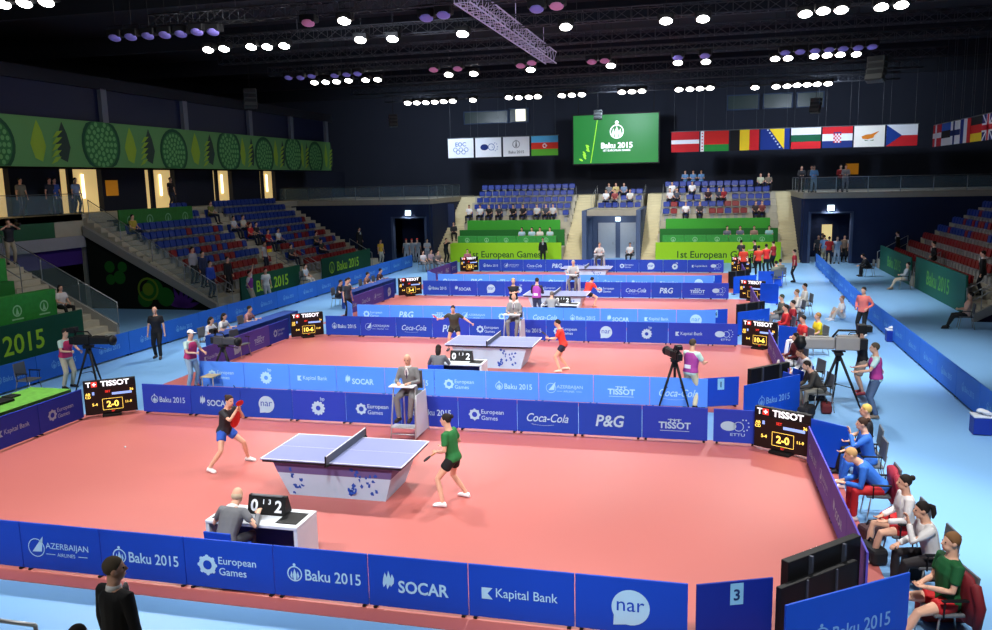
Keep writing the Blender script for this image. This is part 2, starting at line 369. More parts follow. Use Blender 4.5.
# stringer and floral end wall
bm = N(); prism(bm, [(-15.3, -.05), (-15.3, .32), (-22.1, 3.95), (-22.1, 3.5)], 19.82, 20.05); struct('trim_7', bm, M('pale concrete edge', (150, 148, 142), .8))
bm = N(); prism(bm, [(-15.3, 0), (-22.1, 3.55), (-22.1, 0)], 19.96, 20.06)
def leaf(bm, x, z, l, w_, a, mi, y):
    pts = []
    for t in range(8): u = t/7; pts.append((u*l, w_*math.sin(PI*u)))
    for t in range(6, 0, -1): u = t/7; pts.append((u*l, -w_*math.sin(PI*u)))
    poly(bm, [(x+p*math.cos(a)-q*math.sin(a), z+p*math.sin(a)+q*math.cos(a)) for p, q in pts], mi, y)
for k in range(7): leaf(bm, -17.2, .1, 1.0, .11, .25+k*.42, 1, 19.95)
for k, (x, z, r) in enumerate(((-18.6, .95, .5), (-18.0, .6, .45), (-19.1, .5, .4), (-20.4, 1.5, .32), (-20.9, 2.0, .28), (-20.2, 2.0, .25), (-20.9, 1.4, .25))): disc(bm, x, z, r, 2, 19.95-.002*k)
ring(bm, -18.9, .95, .56, .46, 3, 19.93); disc(bm, -18.9, .95, .3, 3, 19.93)
struct('wall_mural_end', bm, [M('dark mural ground', (14, 22, 14), .9), M('violet mural petals', (92, 40, 130), .8), M('green mural fruit', (30, 104, 30), .8), M('lime mural rings', (110, 140, 30), .8)])
# back of the passage under the concourse
PURP = M('purple wall band', (62, 34, 120), .8)
bm = N(); bx(bm, -22.6, -22.4, 3, 20, 2.15, 2.95); struct('wall_passage_band', bm, PURP)
bm = N(); bx(bm, -24.4, -24.2, 3, 20, 0, 4.2); struct('wall_passage', bm, M('passage wall', (16, 30, 36), .9))
bm = N(); bx(bm, -22.6, -22.1, 2, 20, 2.95, 3.5); struct('trim_8', bm, M('grey concrete edge', (150, 150, 156), .8))
bm = N(); bx(bm, -22.3, -22.2, 2, 18.2, 3.5, 4.5); struct('wall_balustrade', bm, M('green tinted balustrade', (40, 92, 62), .4))
bm = N(); bx(bm, -22.3, -22.2, 18.2, 20.3, 3.5, 4.5); struct('wall_balustrade_end', bm, CONC)
# concourse floor, back wall glowing in place of warm lamplight, between dark pillars
bm = N(); bx(bm, -30, -22.2, -4, 20, 4.2, 4.5); bx(bm, -30, -22.5, 20, 54, 4.1, 4.5); struct('floor_concourse', bm, CONC)
WARM = M('warm glowing concourse wall', (240, 206, 136), .7, emit=.42, var=.1, scale=1.2)  # lamplight on the wall put in as emission
DWALL = M('dark concourse panel', (30, 34, 50), .8)
lit = [(12, 17.7), (20.8, 23.7), (27.2, 29.9), (33.9, 36.1), (39.7, 41.9)]
for i, (a, b) in enumerate(lit):
    bm = N(); bx(bm, -24.3, -24.2, a, b, 4.5, 6.65); o = struct('window_%d' % (i+1), bm, WARM)
    bm = N(); m_ = a+(b-a)*.62; bx(bm, -24.18, -24.1, m_-.05, m_+.05, 5.2, 6.4); obj('light_tube', bm, M('lit tube', (255, 244, 210), .4, emit=2.2, var=0), o)
    bm = N(); bx(bm, -24.2, -24.05, a+(b-a)*.25, a+(b-a)*.36, 4.5, 6.65); obj('mullion', bm, DWALL, o)
bm = N(); prev = -4
for a, b in lit+[(54, 54)]: bx(bm, -24.4, -23.9, prev, a, 4.5, 6.65); prev = b
struct('wall_concourse', bm, DWALL)
# the green fruit mural above the concourse
bm = N(); bx(bm, -21.3, -21, -4, 45.2, 6.65, 8.72)
def circ(y, z, r, mi, x, n=24, rin=None):
    if rin is None:
        f = bm.faces.new([bm.verts.new((x, y+r*math.cos(t*2*PI/n), min(8.71, max(6.66, z+r*math.sin(t*2*PI/n))))) for t in range(n)]); f.material_index = mi
    else:
        A = [bm.verts.new((x, y+r*math.cos(t*2*PI/n), min(8.71, max(6.66, z+r*math.sin(t*2*PI/n))))) for t in range(n)]
        B = [bm.verts.new((x, y+rin*math.cos(t*2*PI/n), min(8.71, max(6.66, z+rin*math.sin(t*2*PI/n))))) for t in range(n)]
        for t in range(n): f = bm.faces.new((A[t], A[(t+1) % n], B[(t+1) % n], B[t])); f.material_index = mi
X0 = -20.99
cy = [onX(px, 150, -21).y for px in (-8, 102, 174, 229, 264, 293, 315)]
for j, y in enumerate(cy):
    r = 1.3 if j % 2 else 1.2; zc = 7.45+(.25 if j % 2 else .05)
    circ(y, zc, r, 1, X0); circ(y, zc, r*.86, 5, X0+.003)
    for rr, n in ((.72, 20), (.52, 14), (.33, 9), (.14, 4)):
        for t in range(n):
            zz = zc+r*rr*math.sin(t*2*PI/n)
            if 6.75 < zz < 8.6: circ(y+r*rr*math.cos(t*2*PI/n), zz, r*.085, 2, X0+.006, 8)
    y2 = (y+cy[j+1])/2 if j < 6 else y+2.2; h_ = min(1.6, (cy[j+1]-y)/2-.9) if j < 6 else 1
    for q, mi in ((-1, 3), (1, 4)):
        yy = y2+q*h_*.45
        f = bm.faces.new([bm.verts.new((X0+.002, yy+a*h_, 7.6+b_)) for a, b_ in ((-.28, 0), (-.14, .55), (0, 1.0), (.16, .5), (.26, -.1), (.1, -.75), (-.15, -.6))]); f.material_index = mi
    for t in range(5):
        f = bm.faces.new([bm.verts.new((X0+.006, y2-.1+a*.7+t*.05, 6.75+t*.28+b_)) for a, b_ in ((0, 0), (.5, .12), (.9, .34), (.4, .3))]); f.material_index = 3
bmesh.ops.recalc_face_normals(bm, faces=bm.faces[:])
struct('wall_mural', bm, [M('mural green', (88, 142, 82), .7, scale=.5), M('mural dark ring', (22, 72, 44), .7), M('mural seeds', (96, 156, 92), .7), M('mural lime leaf', (134, 170, 48), .7), M('mural deep leaf', (40, 60, 52), .7), M('mural fruit flesh', (44, 106, 56), .7)])
# windows above the mural, grey mullions
PANE = M('night blue pane', (10, 18, 52), .5)
ys = [-4, 9, 14.5, 20.9, 27.3, 34.1, 39.5, 45]
for i in range(7):
    bm = N(); bx(bm, -21.4, -21.3, ys[i]+.15, ys[i+1]-.15, 8.72, 10.25); o = struct('window_%d' % (6+i), bm, PANE)
    bm = N(); bx(bm, -21.35, -21.1, ys[i+1]-.2, ys[i+1]+.2, 8.72, 10.3); obj('mullion', bm, M('grey mullion', (92, 98, 108), .6), o)
bm = N(); bx(bm, -30, -21.1, -4, 46, 10.25, 10.8); struct('trim_9', bm, DARK)
# control room windows on the back wall
for i, (x0, x1, z0, z1, m_) in enumerate(((-12.9, -9.3, 10.3, 11.2, 0), (-9.1, -7.6, 10.3, 11.3, 0), (8.0, 10.2, 10.6, 11.6, 0), (10.6, 12.6, 10.6, 11.6, 0), (13.0, 14.8, 10.6, 11.6, 0))):
    bm = N(); bx(bm, x0, x1, 53.9, 53.98, z0, z1); o = struct('window_%d' % (13+i), bm, M('control room pane', (48, 64, 62), .3))
    bm = N()
    for a, b, c, d in ((x0-.08, x1+.08, z0-.08, z0), (x0-.08, x1+.08, z1, z1+.08), (x0-.08, x0, z0, z1), (x1, x1+.08, z0, z1)): bx(bm, a, b, 53.8, 53.98, c, d)
    obj('window_frame', bm, M('dim blue frame', (40, 60, 90), .6), o)
    if i == 1: bm = N(); bx(bm, x0+.5, x1-.2, 53.84, 53.9, z0+.05, z1-.02); obj('lit_blind', bm, M('lit blind', (250, 246, 225), .6, emit=.9), o)
# --- near-left block of the left stand
bm = N()
for i in range(9): bx(bm, -15.75-.72*i, (-16.47-.72*i if i < 8 else -22.2), 2, 11.7, 0, .62+.36*i)
struct('terrace_near_left', bm, CONC)
bm = N(); prism(bm, [(-15.45, -.05), (-15.45, .5), (-22.1, 3.9), (-22.1, 3.4)], 13.3, 13.42); struct('trim_10', bm, M('pale concrete edge', (150, 148, 142), .8))
# --- right stand
RX = [17.0+.74*i for i in range(10)]; RZ = [.5+.43*i for i in range(10)]
bm = N()
for i in range(10): bx(bm, RX[i]-(.5 if i == 0 else .37), RX[i]+(.37 if i < 9 else 4), 22.2, 40.2, 0, RZ[i])
struct('terrace_right', bm, CONC)
bm = N()
for k in range(19): bx(bm, 16.5+.37*k, 16.87+.37*k, 20.7, 22.2, 0, .22+.22*k)
struct('stair_9', bm, CONC)
bm = N(); prism(bm, [(16.3, -.05), (16.3, .3), (23.5, 4.4), (23.5, 3.9)], 20.55, 20.7); struct('trim_11', bm, M('pale concrete edge', (150, 148, 142), .8))
bm = N(); prism(bm, [(16.3, 0), (23.5, 3.95), (23.5, 0)], 20.6, 20.68); struct('wall_right_end', bm, M('dark violet mural', (46, 26, 60), .9))
# low seating platform at the very front, under the man in the suit
bm = N(); bx(bm, -8, 5.5, -12, -7.1, 0, .55); struct('terrace_front', bm, CONC)
# ================================================================== surround panels
_pm = {}
def panel_mesh(w_, h, m):
    k = (round(w_, 2), h, m.name)
    if k not in _pm: bm = N(); box(bm, (0, 0, .03+h/2), (w_-.012, .03, h-.03), bev=.006); _pm[k] = mesh('surround_panel', bm, m)
    return _pm[k]
bm = N(); box(bm, (0, .09, .015), (.05, .2, .03), bev=.006); box(bm, (0, .03, .1), (.03, .02, .18)); FOOTM = mesh('foot', bm, BLACK)
def panel(p0, p1, m, kind, label, group, ink=PALE, h=.75, u=1., name='surround_panel', cat='panel', base=None):
    d = Vector((p1[0]-p0[0], p1[1]-p0[1])); w_ = d.length
    o = link(name, panel_mesh(w_, h, m), None, ((p0[0]+p1[0])/2, (p0[1]+p1[1])/2, .012), math.atan2(d.y, d.x)); tag(o, label, cat, group)
    for s in (-1, 1): link('foot', FOOTM, o, (s*(w_/2-.08), 0, 0))
    if kind: link('printed_mark', logo_mesh(kind, u, ink, m), o, (0, -.0185, h*.5+.01))
    return o
def row(seq, x0, y, step, mats, court, side, group, ink=PALE, u=1., y1=None):
    n = len(seq)
    for i, k in enumerate(seq):
        a, b = x0+step*i, x0+step*(i+1); ya = y if y1 is None else y+(y1-y)*i/n; yb = y if y1 is None else y+(y1-y)*(i+1)/n
        mt = mats[i % len(mats)]
        panel((a, ya), (b, yb), mt, k, '%s panel, white %s, %s from left, %s court %s' % ('light blue' if mt is LBLUE else 'blue', MARK[k], nth(i), court, side), group, ink, u=u)
row(['flower', 'sail', 'emblem', 'petals', 'emblem', 'flame', 'square', 'bubble'], -4.85, -4.1, 1.393, [FBLUE], 'nearest', 'front barrier', 'front barrier panels of the nearest court', u=1.12)
row(['emblem', 'flame', 'bubble', 'flower', 'petals', 'emblem', 'petals', 'script', 'letters', 'cross'], -7.33, 3.92, 1.388, [BLUE2, BLUE, BLUE, BLUE2, BLUE, BLUE2], 'nearest', 'back barrier', 'back barrier panels of the nearest court')
row(['petals', 'flower', 'square', 'flame', 'emblem', 'petals', 'emblem', 'sail', 'cross', 'script'], -7.45, 6.6, 1.401, [LBLUE], 'second', 'front barrier', 'front barrier panels of the second court')
row(['emblem', 'sail', 'script', 'letters', 'petals', 'emblem', 'petals', 'bubble', 'flower', 'square'], -7.35, 14.6, 1.403, [BLUE, BLUE2], 'second', 'back barrier', 'back barrier panels of the second court')
row(['petals', 'letters', 'cross', 'sail', 'petals', 'script', 'emblem', 'flame', 'square', 'bubble'], -7.3, 17.45, 1.417, [LBLUE], 'third', 'front barrier', 'front barrier panels of the third court')
row(['emblem', 'flame', 'bubble', 'flower', 'petals', 'emblem', 'petals', 'script', 'letters', 'cross'], -7.25, 25.6, 1.41, [BLUE, BLUE2], 'third', 'back barrier', 'back barrier panels of the third court')
row(['petals', 'letters', 'cross', 'sail', 'petals', 'script', 'emblem', 'flame', 'square', 'bubble'], -7.4, 28.5, 1.43, [LBLUE], 'fourth', 'front barrier', 'front barrier panels of the fourth court')
row(['emblem', 'sail', 'script', 'letters', 'emblem', 'flame', 'petals', 'bubble', 'flower', 'square'], -7.3, 36.6, 1.42, [BLUE], 'fourth', 'back barrier', 'back barrier panels of the fourth court')
CN = ['nearest', 'second', 'third', 'fourth']; CF = [-4.1, 6.6, 17.45, 28.5]; CB = [3.92, 14.6, 25.6, 36.6]
for c in range(4):
    panel((6.66, CB[c]), (7.55, CB[c]-.04), BLUE2, 'bats', 'narrow blue panel, ball and bat emblem, right end of %s court back barrier' % CN[c], None, u=.95)
    o = panel((6.38, CF[c]), (7.3, CF[c]+.38), FBLUE if c else M('dark navy surround fabric', (10, 38, 140), .6, var=.04), None, 'angled corner panel carrying a numbered sheet at the front right of the %s court' % CN[c], None)  # nearest corner panel in a darker navy than the others
    bm = N(); box_flat(bm, 0, 0, .17, .28); text(bm, '3142'[c], 0, -.01, .2, 1, y=-.003)
    link('number_sheet', flat_mesh('number_sheet', bm, [M('pale blue sheet', (130, 190, 225), .6), M('navy digit', (20, 50, 100), .6)]), o, (.02, -.019, .6))
# side barriers
for c, seqs in enumerate((['bubble', 'square', 'square', 'petals'], ['square', 'bubble', 'cross', 'petals'], ['flame', 'script', 'sail', 'bubble'], ['petals', 'emblem', 'letters', 'sail'])):
    y0 = CF[c]+1.55
    n = 4; st = (CB[c]-.75-y0)/n
    for i, k in enumerate(seqs):
        panel((-8.5, y0+st*i), (-8.5, y0+st*(i+1)), BLUE2 if c == 0 else VIO if i < 3 else BLUE2, k, 'violet blue panel, %s, %s from front, %s court left side' % (MARK[k], nth(i), CN[c]), 'left side panels of the %s court' % CN[c])
    for i, k in enumerate(('emblem', 'sail', 'flame', 'flower')):
        ya = CB[c]-.98-st*i; panel((8.46+.02*i, ya), (8.48+.02*i, ya-st), VIO, k, 'violet panel, %s, %s from back, %s court right side' % (MARK[k], nth(i), CN[c]), 'right side panels of the %s court' % CN[c])
for c in (1, 2, 3): panel((-8.42, CF[c]+1.35), (-7.56, CF[c]+.1), LBLUE, None, 'plain blue corner panel at the front left of the %s court' % CN[c], None)
# long aisle barriers
for i in range(18):
    y = 2.1+2.06*i; panel((-12.65, y), (-12.65, y+2.05), ABLUE, 'emblem', 'azure aisle panel with round emblem, %s from the near end of the left aisle' % nth(i), 'panels along the left aisle', M('pale aisle print', (120, 180, 235), .6, var=0), h=.8, name='aisle_panel', u=1.05)
for i in range(19):
    y = 5+1.86*i; x = 12.62+(.05*(i-9) if i > 9 else 0); panel((x, y+1.85), (x, y), ABLUE, 'emblem', 'azure aisle panel with round emblem, %s from the near end of the right aisle' % nth(i), 'panels along the right aisle', M('pale aisle print', (120, 180, 235), .6, var=0), h=.8, name='aisle_panel', u=1.0)
# blue coaching-area screens at the right-hand corners
def screen_panel(p0, p1, h, label, kind='emblem', u=1.2, m=None): return panel(p0, p1, m or M('bright blue screen cloth', (14, 76, 200), .55, var=.06, scale=3), kind, label, None, M('soft blue print', (120, 170, 230), .6, var=0), h=h, u=u, name='fabric_screen', cat='screen')
screen_panel((7.33, -4.85), (8.82, -3.75), .98, 'blue cloth screen with emblem and event name at the bottom right corner')
screen_panel((7.34, 5.35), (8.68, 6.7), .92, 'blue cloth screen with emblem in front of the large grey television camera', u=1.1)
screen_panel((7.6, 16.4), (8.75, 17.5), .85, 'blue cloth screen with emblem beside the red tracksuit people at the second court', u=1.0)
screen_panel((7.8, 27.2), (8.9, 28.2), .85, 'blue cloth screen at the right corner beyond the third court', u=.9)
screen_panel((8.5, 2.95), (9.12, 2.45), .9, 'plain blue cloth screen right of the nearest court scoreboard', None)
screen_panel((8.75, 13.6), (9.4, 13.2), .9, 'plain blue cloth screen right of the second court scoreboard', None)
screen_panel((8.85, 24.5), (9.6, 24.1), .9, 'plain blue cloth screen right of the third court scoreboard', None)
screen_panel((9.1, 30.2), (10.3, 30.2), .8, 'plain blue cloth screen in front of the far red shirted group', None)
# officials' tables in blue cloth behind the left side barriers
def cloth_table(x, y, ln, label, m=NBLUE, rz=0, deep=.6, group=None, h=.78):
    t = thing('cloth_table', label, 'table', (x, y, 0.0), rz, group)
    bm = N(); box(bm, (0, 0, h-.015), (deep, ln, .03), bev=.008); obj('tabletop', bm, m, t)
    bm = N()
    for s in (-1, 1): box(bm, (s*(deep/2-.012), 0, h/2-.01), (.02, ln-.01, h-.03)); box(bm, (0, s*(ln/2-.012), h/2-.01), (deep-.02, .02, h-.03))
    obj('table_skirt', bm, m, t); return t
for c, (y0, n) in enumerate(((10.2, 3), (21.0, 3))):
    for i in range(n): cloth_table(-9.3, y0+.9+1.82*i, 1.78, 'navy cloth officials table, %s from the front beside the %s court left barrier' % (nth(i), CN[c+1]), group='officials tables left of the %s court' % CN[c+1])
t = cloth_table(-9.55, 1.55, 3.6, 'lime and green printed table behind the left barrier of the nearest court', M('lime table print', (96, 160, 60), .6, var=.5, scale=7), deep=1.2, h=.72)
bm = N(); box(bm, (0, 0, .752), (.6, 1.2, .06), bev=.01); box(bm, (-.1, .9, .742), (.3, .3, .04), bev=.01); o = obj('equipment_case', bm, BLACK, None, (-9.75, 1.5, 0)); tag(o, 'flat dark equipment case lying on the lime printed table', 'case')

# ================================================================== scoreboards
def scoreboard(x, y, rz, score, label, s=.88, hs=1.):
    t = thing('scoreboard', label, 'scoreboard', (x, y, .012), rz)
    W_, H_ = 1.36*s, .98*s*hs
    bm = N(); box(bm, (0, .06, .06+H_/2), (W_, .12, H_), bev=.01); obj('cabinet', bm, BLACK, t)
    bm = N(); box(bm, (0, .06, .03), (.5*s, .36, .06), bev=.01); obj('base', bm, BLACK, t)
    bm = N(); box(bm, (0, -.004, .06+H_*.4), (W_*.96, .012, H_*.76)); obj('display', bm, SCREEN, t)
    bm = N(); z = .06+H_*.895
    box_flat(bm, -.4*s, z, .15*s, .15*s, mi=1); box_flat(bm, -.4*s, z, .1*s, .03*s, y=-.002); box_flat(bm, -.4*s, z, .03*s, .1*s, y=-.003); text(bm, 'T', -.55*s, z, .2*s, bold=.03)
    text(bm, 'TISSOT', .14*s, z, .21*s, bold=.035, sx=1.1); link('header_lettering', flat_mesh('header_lettering', bm, [LEDW, REDLED]), t, (0, -.004, 0))
    bm = N(); c_ = .06+H_*.28
    text(bm, score, .04*s, c_, .24*s, bold=.03)
    for a, b, c, d in ((-.22, .3, .16, .008), (-.22, .3, -.16, .008)): box_flat(bm, (a+b)/2*s, c_+c*s, (b-a)*s, d)
    for a in (-.22, .3): box_flat(bm, a*s, c_, .008, .32*s)
    text(bm, '5-4', -.42*s, c_+.02*s, .11*s); text(bm, '11-9', .46*s, c_+.02*s, .1*s)
    for q, zz in ((-.58, .62), (-.58, .53)):
        text(bm, 'AB'if zz > .6 else 'CD', q*s, .06+H_*zz, .1*s)
    text(bm, '36', .56*s, .06+H_*.66, .1*s)
    link('digits', flat_mesh('digits', bm, [AMBER]), t, (0, -.0115, 0))
    bm = N(); box_flat(bm, .3*s, .06+H_*.58, .52*s, .07*s, mi=0); box_flat(bm, -.44*s, .06+H_*.63, .06*s, .09*s); text(bm, 'SET', -.06*s, .06+H_*.66, .09*s, 1); text(bm, 'SET', .04*s, c_-.21*s, .06*s, 1)
    link('status_bar', flat_mesh('status_bar', bm, [LEDB, REDLED]), t, (0, -.0115, 0))
    bm = N()
    for q in (-.32, .3): box(bm, (q*s, .14, .06+H_/2), (.04, .05, H_*.98))
    tube(bm, [(-.5*s, .14, .5), (-.3*s, .16, .44), (.1*s, .15, .5), (.4*s, .16, .58)], .012, 6); obj('back_strut', bm, M('dull steel strut', (70, 76, 90), .4, .3), t)
    return t
A = math.radians
scoreboard(-8.02, 3.6, A(38), '2-0', 'black scoreboard reading 2-0 at the back left corner of the nearest court')
scoreboard(8.0, 3.42, A(-30), '2-0', 'tilted black scoreboard reading 2-0 at the back right corner of the nearest court')
scoreboard(-7.9, 14.2, A(38), '10-6', 'scoreboard with amber digits at the back left corner of the second court')
scoreboard(8.2, 14.25, A(-28), '10-6', 'maroon lit scoreboard at the back right corner of the second court')
scoreboard(-7.85, 25.4, A(38), '3-4', 'small scoreboard at the back left corner of the third court')
scoreboard(8.55, 25.3, A(-28), '1-1', 'maroon scoreboard at the back right corner of the third court')
scoreboard(-7.9, 36.55, A(38), '3-5', 'distant scoreboard at the back left corner of the fourth court')
scoreboard(8.5, 36.4, A(-28), '0-1', 'distant dark scoreboard at the back right corner of the fourth court, beside red shirts')
for x, y, lb in ((7.9, -3.02, 'black back of a scoreboard beside the bottom right cloth screen'), (8.0, 7.7, 'black back of a scoreboard at the front right of the second court'), (8.1, 18.5, 'black back of a scoreboard at the front right of the third court'), (8.1, 29.5, 'dark scoreboard back at the front right of the fourth court')):
    t = scoreboard(x, y, A(-135), '2-0', lb, 1.04, .84)
bm = N(); box(bm, (0, 0, .36), (1.42, .08, .7), bev=.01)
t = thing('equipment_screen', 'lower black equipment board in front of the scoreboard back at bottom right', 'board', (7.86, -3.38, .012), A(44))
obj('board', bm, BLACK, t); bm = N(); box(bm, (.2, -.045, .3), (.06, .012, .08)); obj('label_sheet', bm, GREY, t)
bm = N()
for q in (-.25, .3): box(bm, (q, -.05, .36), (.03, .02, .68))
obj('strut', bm, M('dull steel strut', (70, 76, 90), .4, .3), t)

# ================================================================== table-tennis tables
TOP = M('lavender blue tabletop', (136, 144, 190), .35, spec=.4, var=.02); LINE = M('white table line', (240, 242, 250), .4, var=0)
BASEW = M('pale blue printed base', (186, 214, 240), .5, var=.06, scale=4); BAND = M('violet base band', (104, 92, 148), .6); SPL = M('cobalt splash', (36, 84, 190), .6, var=0); NETM = M('grey net mesh', (92, 98, 112), .7, var=.1, scale=60)
def tt_table(x, y, label, dark_band=True):
    t = thing('table_tennis_table', label, 'table', (x, y, .012), 0)
    bm = N(); bx(bm, -1.37, 1.37, -.7625, .7625, .725, .748, bev=.004); obj('tabletop', bm, TOP, t)
    bm = N()
    for a, b, c, d in ((-1.37, 1.37, -.7625, -.742), (-1.37, 1.37, .742, .7625), (-1.37, -1.35, -.742, .742), (1.35, 1.37, -.742, .742), (-1.35, 1.35, -.002, .002)): bx(bm, a, b, c, d, .7478, .7492)
    obj('boundary_line', bm, LINE, t)
    bm = N(); bx(bm, -1.34, 1.34, -.735, .735, .68, .725); obj('apron', bm, M('dark table apron', (40, 38, 46), .6), t)
    bm = N()
    V = [[bm.verts.new((sx*hx, sy*hy, z)) for sx, sy in ((-1, -1), (1, -1), (1, 1), (-1, 1))] for hx, hy, z in ((.94, .52, 0), (1.1, .63, .46), (1.16, .68, .68))]
    for a, b in ((0, 1), (1, 2)):
        for k in range(4): f = bm.faces.new((V[a][k], V[a][(k+1) % 4], V[b][(k+1) % 4], V[b][k])); f.material_index = 1 if (b == 2 and dark_band) else 0
    bm.faces.new(V[0]); bm.faces.new(V[2])
    base = obj('base', bm, [BASEW, BAND], t)
    bm = N(); rnd = random.Random(3)
    for cx, n in ((-.72, 9), (.4, 12), (.75, 8)):
        for k in range(n):
            zz = rnd.uniform(.04, .62); xx = cx+rnd.uniform(-.14, .14); poly_pts = [(xx+rnd.uniform(.012, .05)*math.cos(q), zz+rnd.uniform(.012, .06)*math.sin(q)) for q in [i*PI/4 for i in range(8)]]
            f = bm.faces.new([bm.verts.new((a, -(.52+.11*min(b, .46)/.46+max(0, b-.46)*.23)-.004, b)) for a, b in poly_pts])
    for q in (.33,): ring(bm, q, .2, .09, .055, y=-.575)
    for f in bm.faces:
        f.normal_update()
        if f.normal.y > 0: f.normal_flip()
    link('splash_print', mesh('splash_print', bm, SPL, fix=False), base)
    bm = N(); bx(bm, -.006, .006, -.9, .9, .755, .892); net = obj('net', bm, NETM, t)
    bm = N(); bx(bm, -.008, .008, -.9, .9, .892, .906); obj('net_tape', bm, LINE, net)
    for s in (-1, 1):
        bm = N(); box(bm, (0, s*.905, .82), (.025, .02, .19), bev=.004); box(bm, (0, s*.84, .725), (.06, .15, .02)); obj('net_post', bm, BLACK, net)
    return t
TX = [0, .15, .25, .1]; TY = [0, 10.72, 21.65, 32.3]
for c in range(4): tt_table(TX[c], TY[c], '%s table with lavender top and pale splash printed base' % ['nearest table-tennis', 'second nearest table-tennis', 'third table-tennis', 'farthest table-tennis'][c], c == 0)
b = G(125, 444, .1); bm = N(); ell(bm, (0, 0, 0), (.022, .022, .022)); o = obj('table_tennis_ball', bm, WHITE, None, (b.x, b.y, .034)); tag(o, 'small white ball on the red mat left of the bending player', 'ball')
# ------------------------------------------------------------------ umpire high chairs
def umpire_chair(x, y, label):
    t = thing('umpire_chair', label, 'chair', (x, y, .012), 0, 'umpire chairs behind the tables')
    ml = M('silver chair tube', (180, 184, 190), .35, .5)
    for sx in (-1, 1):
        for y0, y1 in ((-.5, -.3), (.42, .3)):
            bm = N(); bar(bm, (sx*.29, y0, 0), (sx*.25, y1, 1.2), .035); obj('leg', bm, ml, t)
        bm = N(); prism(bm, [(-.46, .06), (.4, .06), (.3, 1.0), (-.34, 1.0)], sx*.285-.008, sx*.285+.008, plane='yz')
        if sx == 1: obj('side_panel', bm, WPAINT, t)
        else: bm.free()
    bm = N(); box(bm, (0, .02, .96), (.5, .46, .04), bev=.01); obj('seat', bm, GREY, t)
    bm = N(); box(bm, (0, .27, 1.22), (.46, .03, .42), bev=.01); obj('backrest', bm, GREY, t)
    bm = N(); box(bm, (0, -.4, 1.22), (.58, .26, .025), bev=.006); obj('writing_tray', bm, WPAINT, t)
    bm = N(); box(bm, (0, -.4, .3), (.54, .26, .03), bev=.006); bar(bm, (-.28, -.48, .14), (.28, -.48, .14), .03); obj('footrest', bm, ml, t)
    return t
UX = [.02, .22, .45, .4]; UY = [3.4, 13.3, 25.0, 35.6]
for c in range(4): umpire_chair(UX[c], UY[c], 'silver and white umpire high chair behind the %s table' % ['nearest', 'second', 'third', 'farthest'][c])
# ------------------------------------------------------------------ scorers' desks with flip scorers
def scorer_desk(x, y, label):
    t = thing('scorer_desk', label, 'desk', (x, y, .012), 0)
    bm = N(); box(bm, (0, 0, .715), (1.5, .66, .05), bev=.01); obj('desktop', bm, WPAINT, t)
    for s in (-1, 1): bm = N(); box(bm, (s*.72, 0, .345), (.06, .64, .69), bev=.006); obj('side_panel', bm, WPAINT, t)
    bm = N(); box(bm, (0, .2, .4), (1.38, .03, .58)); obj('modesty_panel', bm, M('navy modesty panel', (30, 48, 100), .6), t)
    for s in (-1, 1):
        bm = N(); box(bm, (s*.52, -.02, .741), (.34, .42, .012)); obj('screen_inset', bm, BLACK, t)
    return t
def flip_scorer(x, y, z, label, a, b_):
    t = thing('flip_scorer', label, 'score counter', (x, y, z), 0)
    bm = N(); prism(bm, [(-.12, 0), (.12, 0), (.03, .27), (-.03, .27)], -.31, .31, plane='yz'); obj('stand_board', bm, BLACK, t)
    bm = N(); text(bm, a, -.2, 0, .24, bold=.03); text(bm, b_, .2, 0, .24, bold=.03); text(bm, '1', -.05, .06, .1); text(bm, '3', .05, .06, .1)
    o = link('score_digits', flat_mesh('score_digits', bm, [WHITE]), t, (0, -.083, .13)); o.rotation_euler = (-.32, 0, 0)
    bm = N(); box(bm, (0, -.03, .276), (.5, .05, .02)); obj('spine', bm, GREY, t)
    return t
SDX = [0, -.12, .9]; SDY = [-3.13, 7.75, 18.7]
for c in range(3):
    scorer_desk(SDX[c], SDY[c], 'white scorer desk with navy front in front of the %s table' % ['nearest', 'second', 'third'][c])
    flip_scorer(SDX[c]+.06, SDY[c]+.14, .752, 'black flip scorer with white numerals on the %s desk' % ['nearest', 'second', 'third'][c], '0', '2')
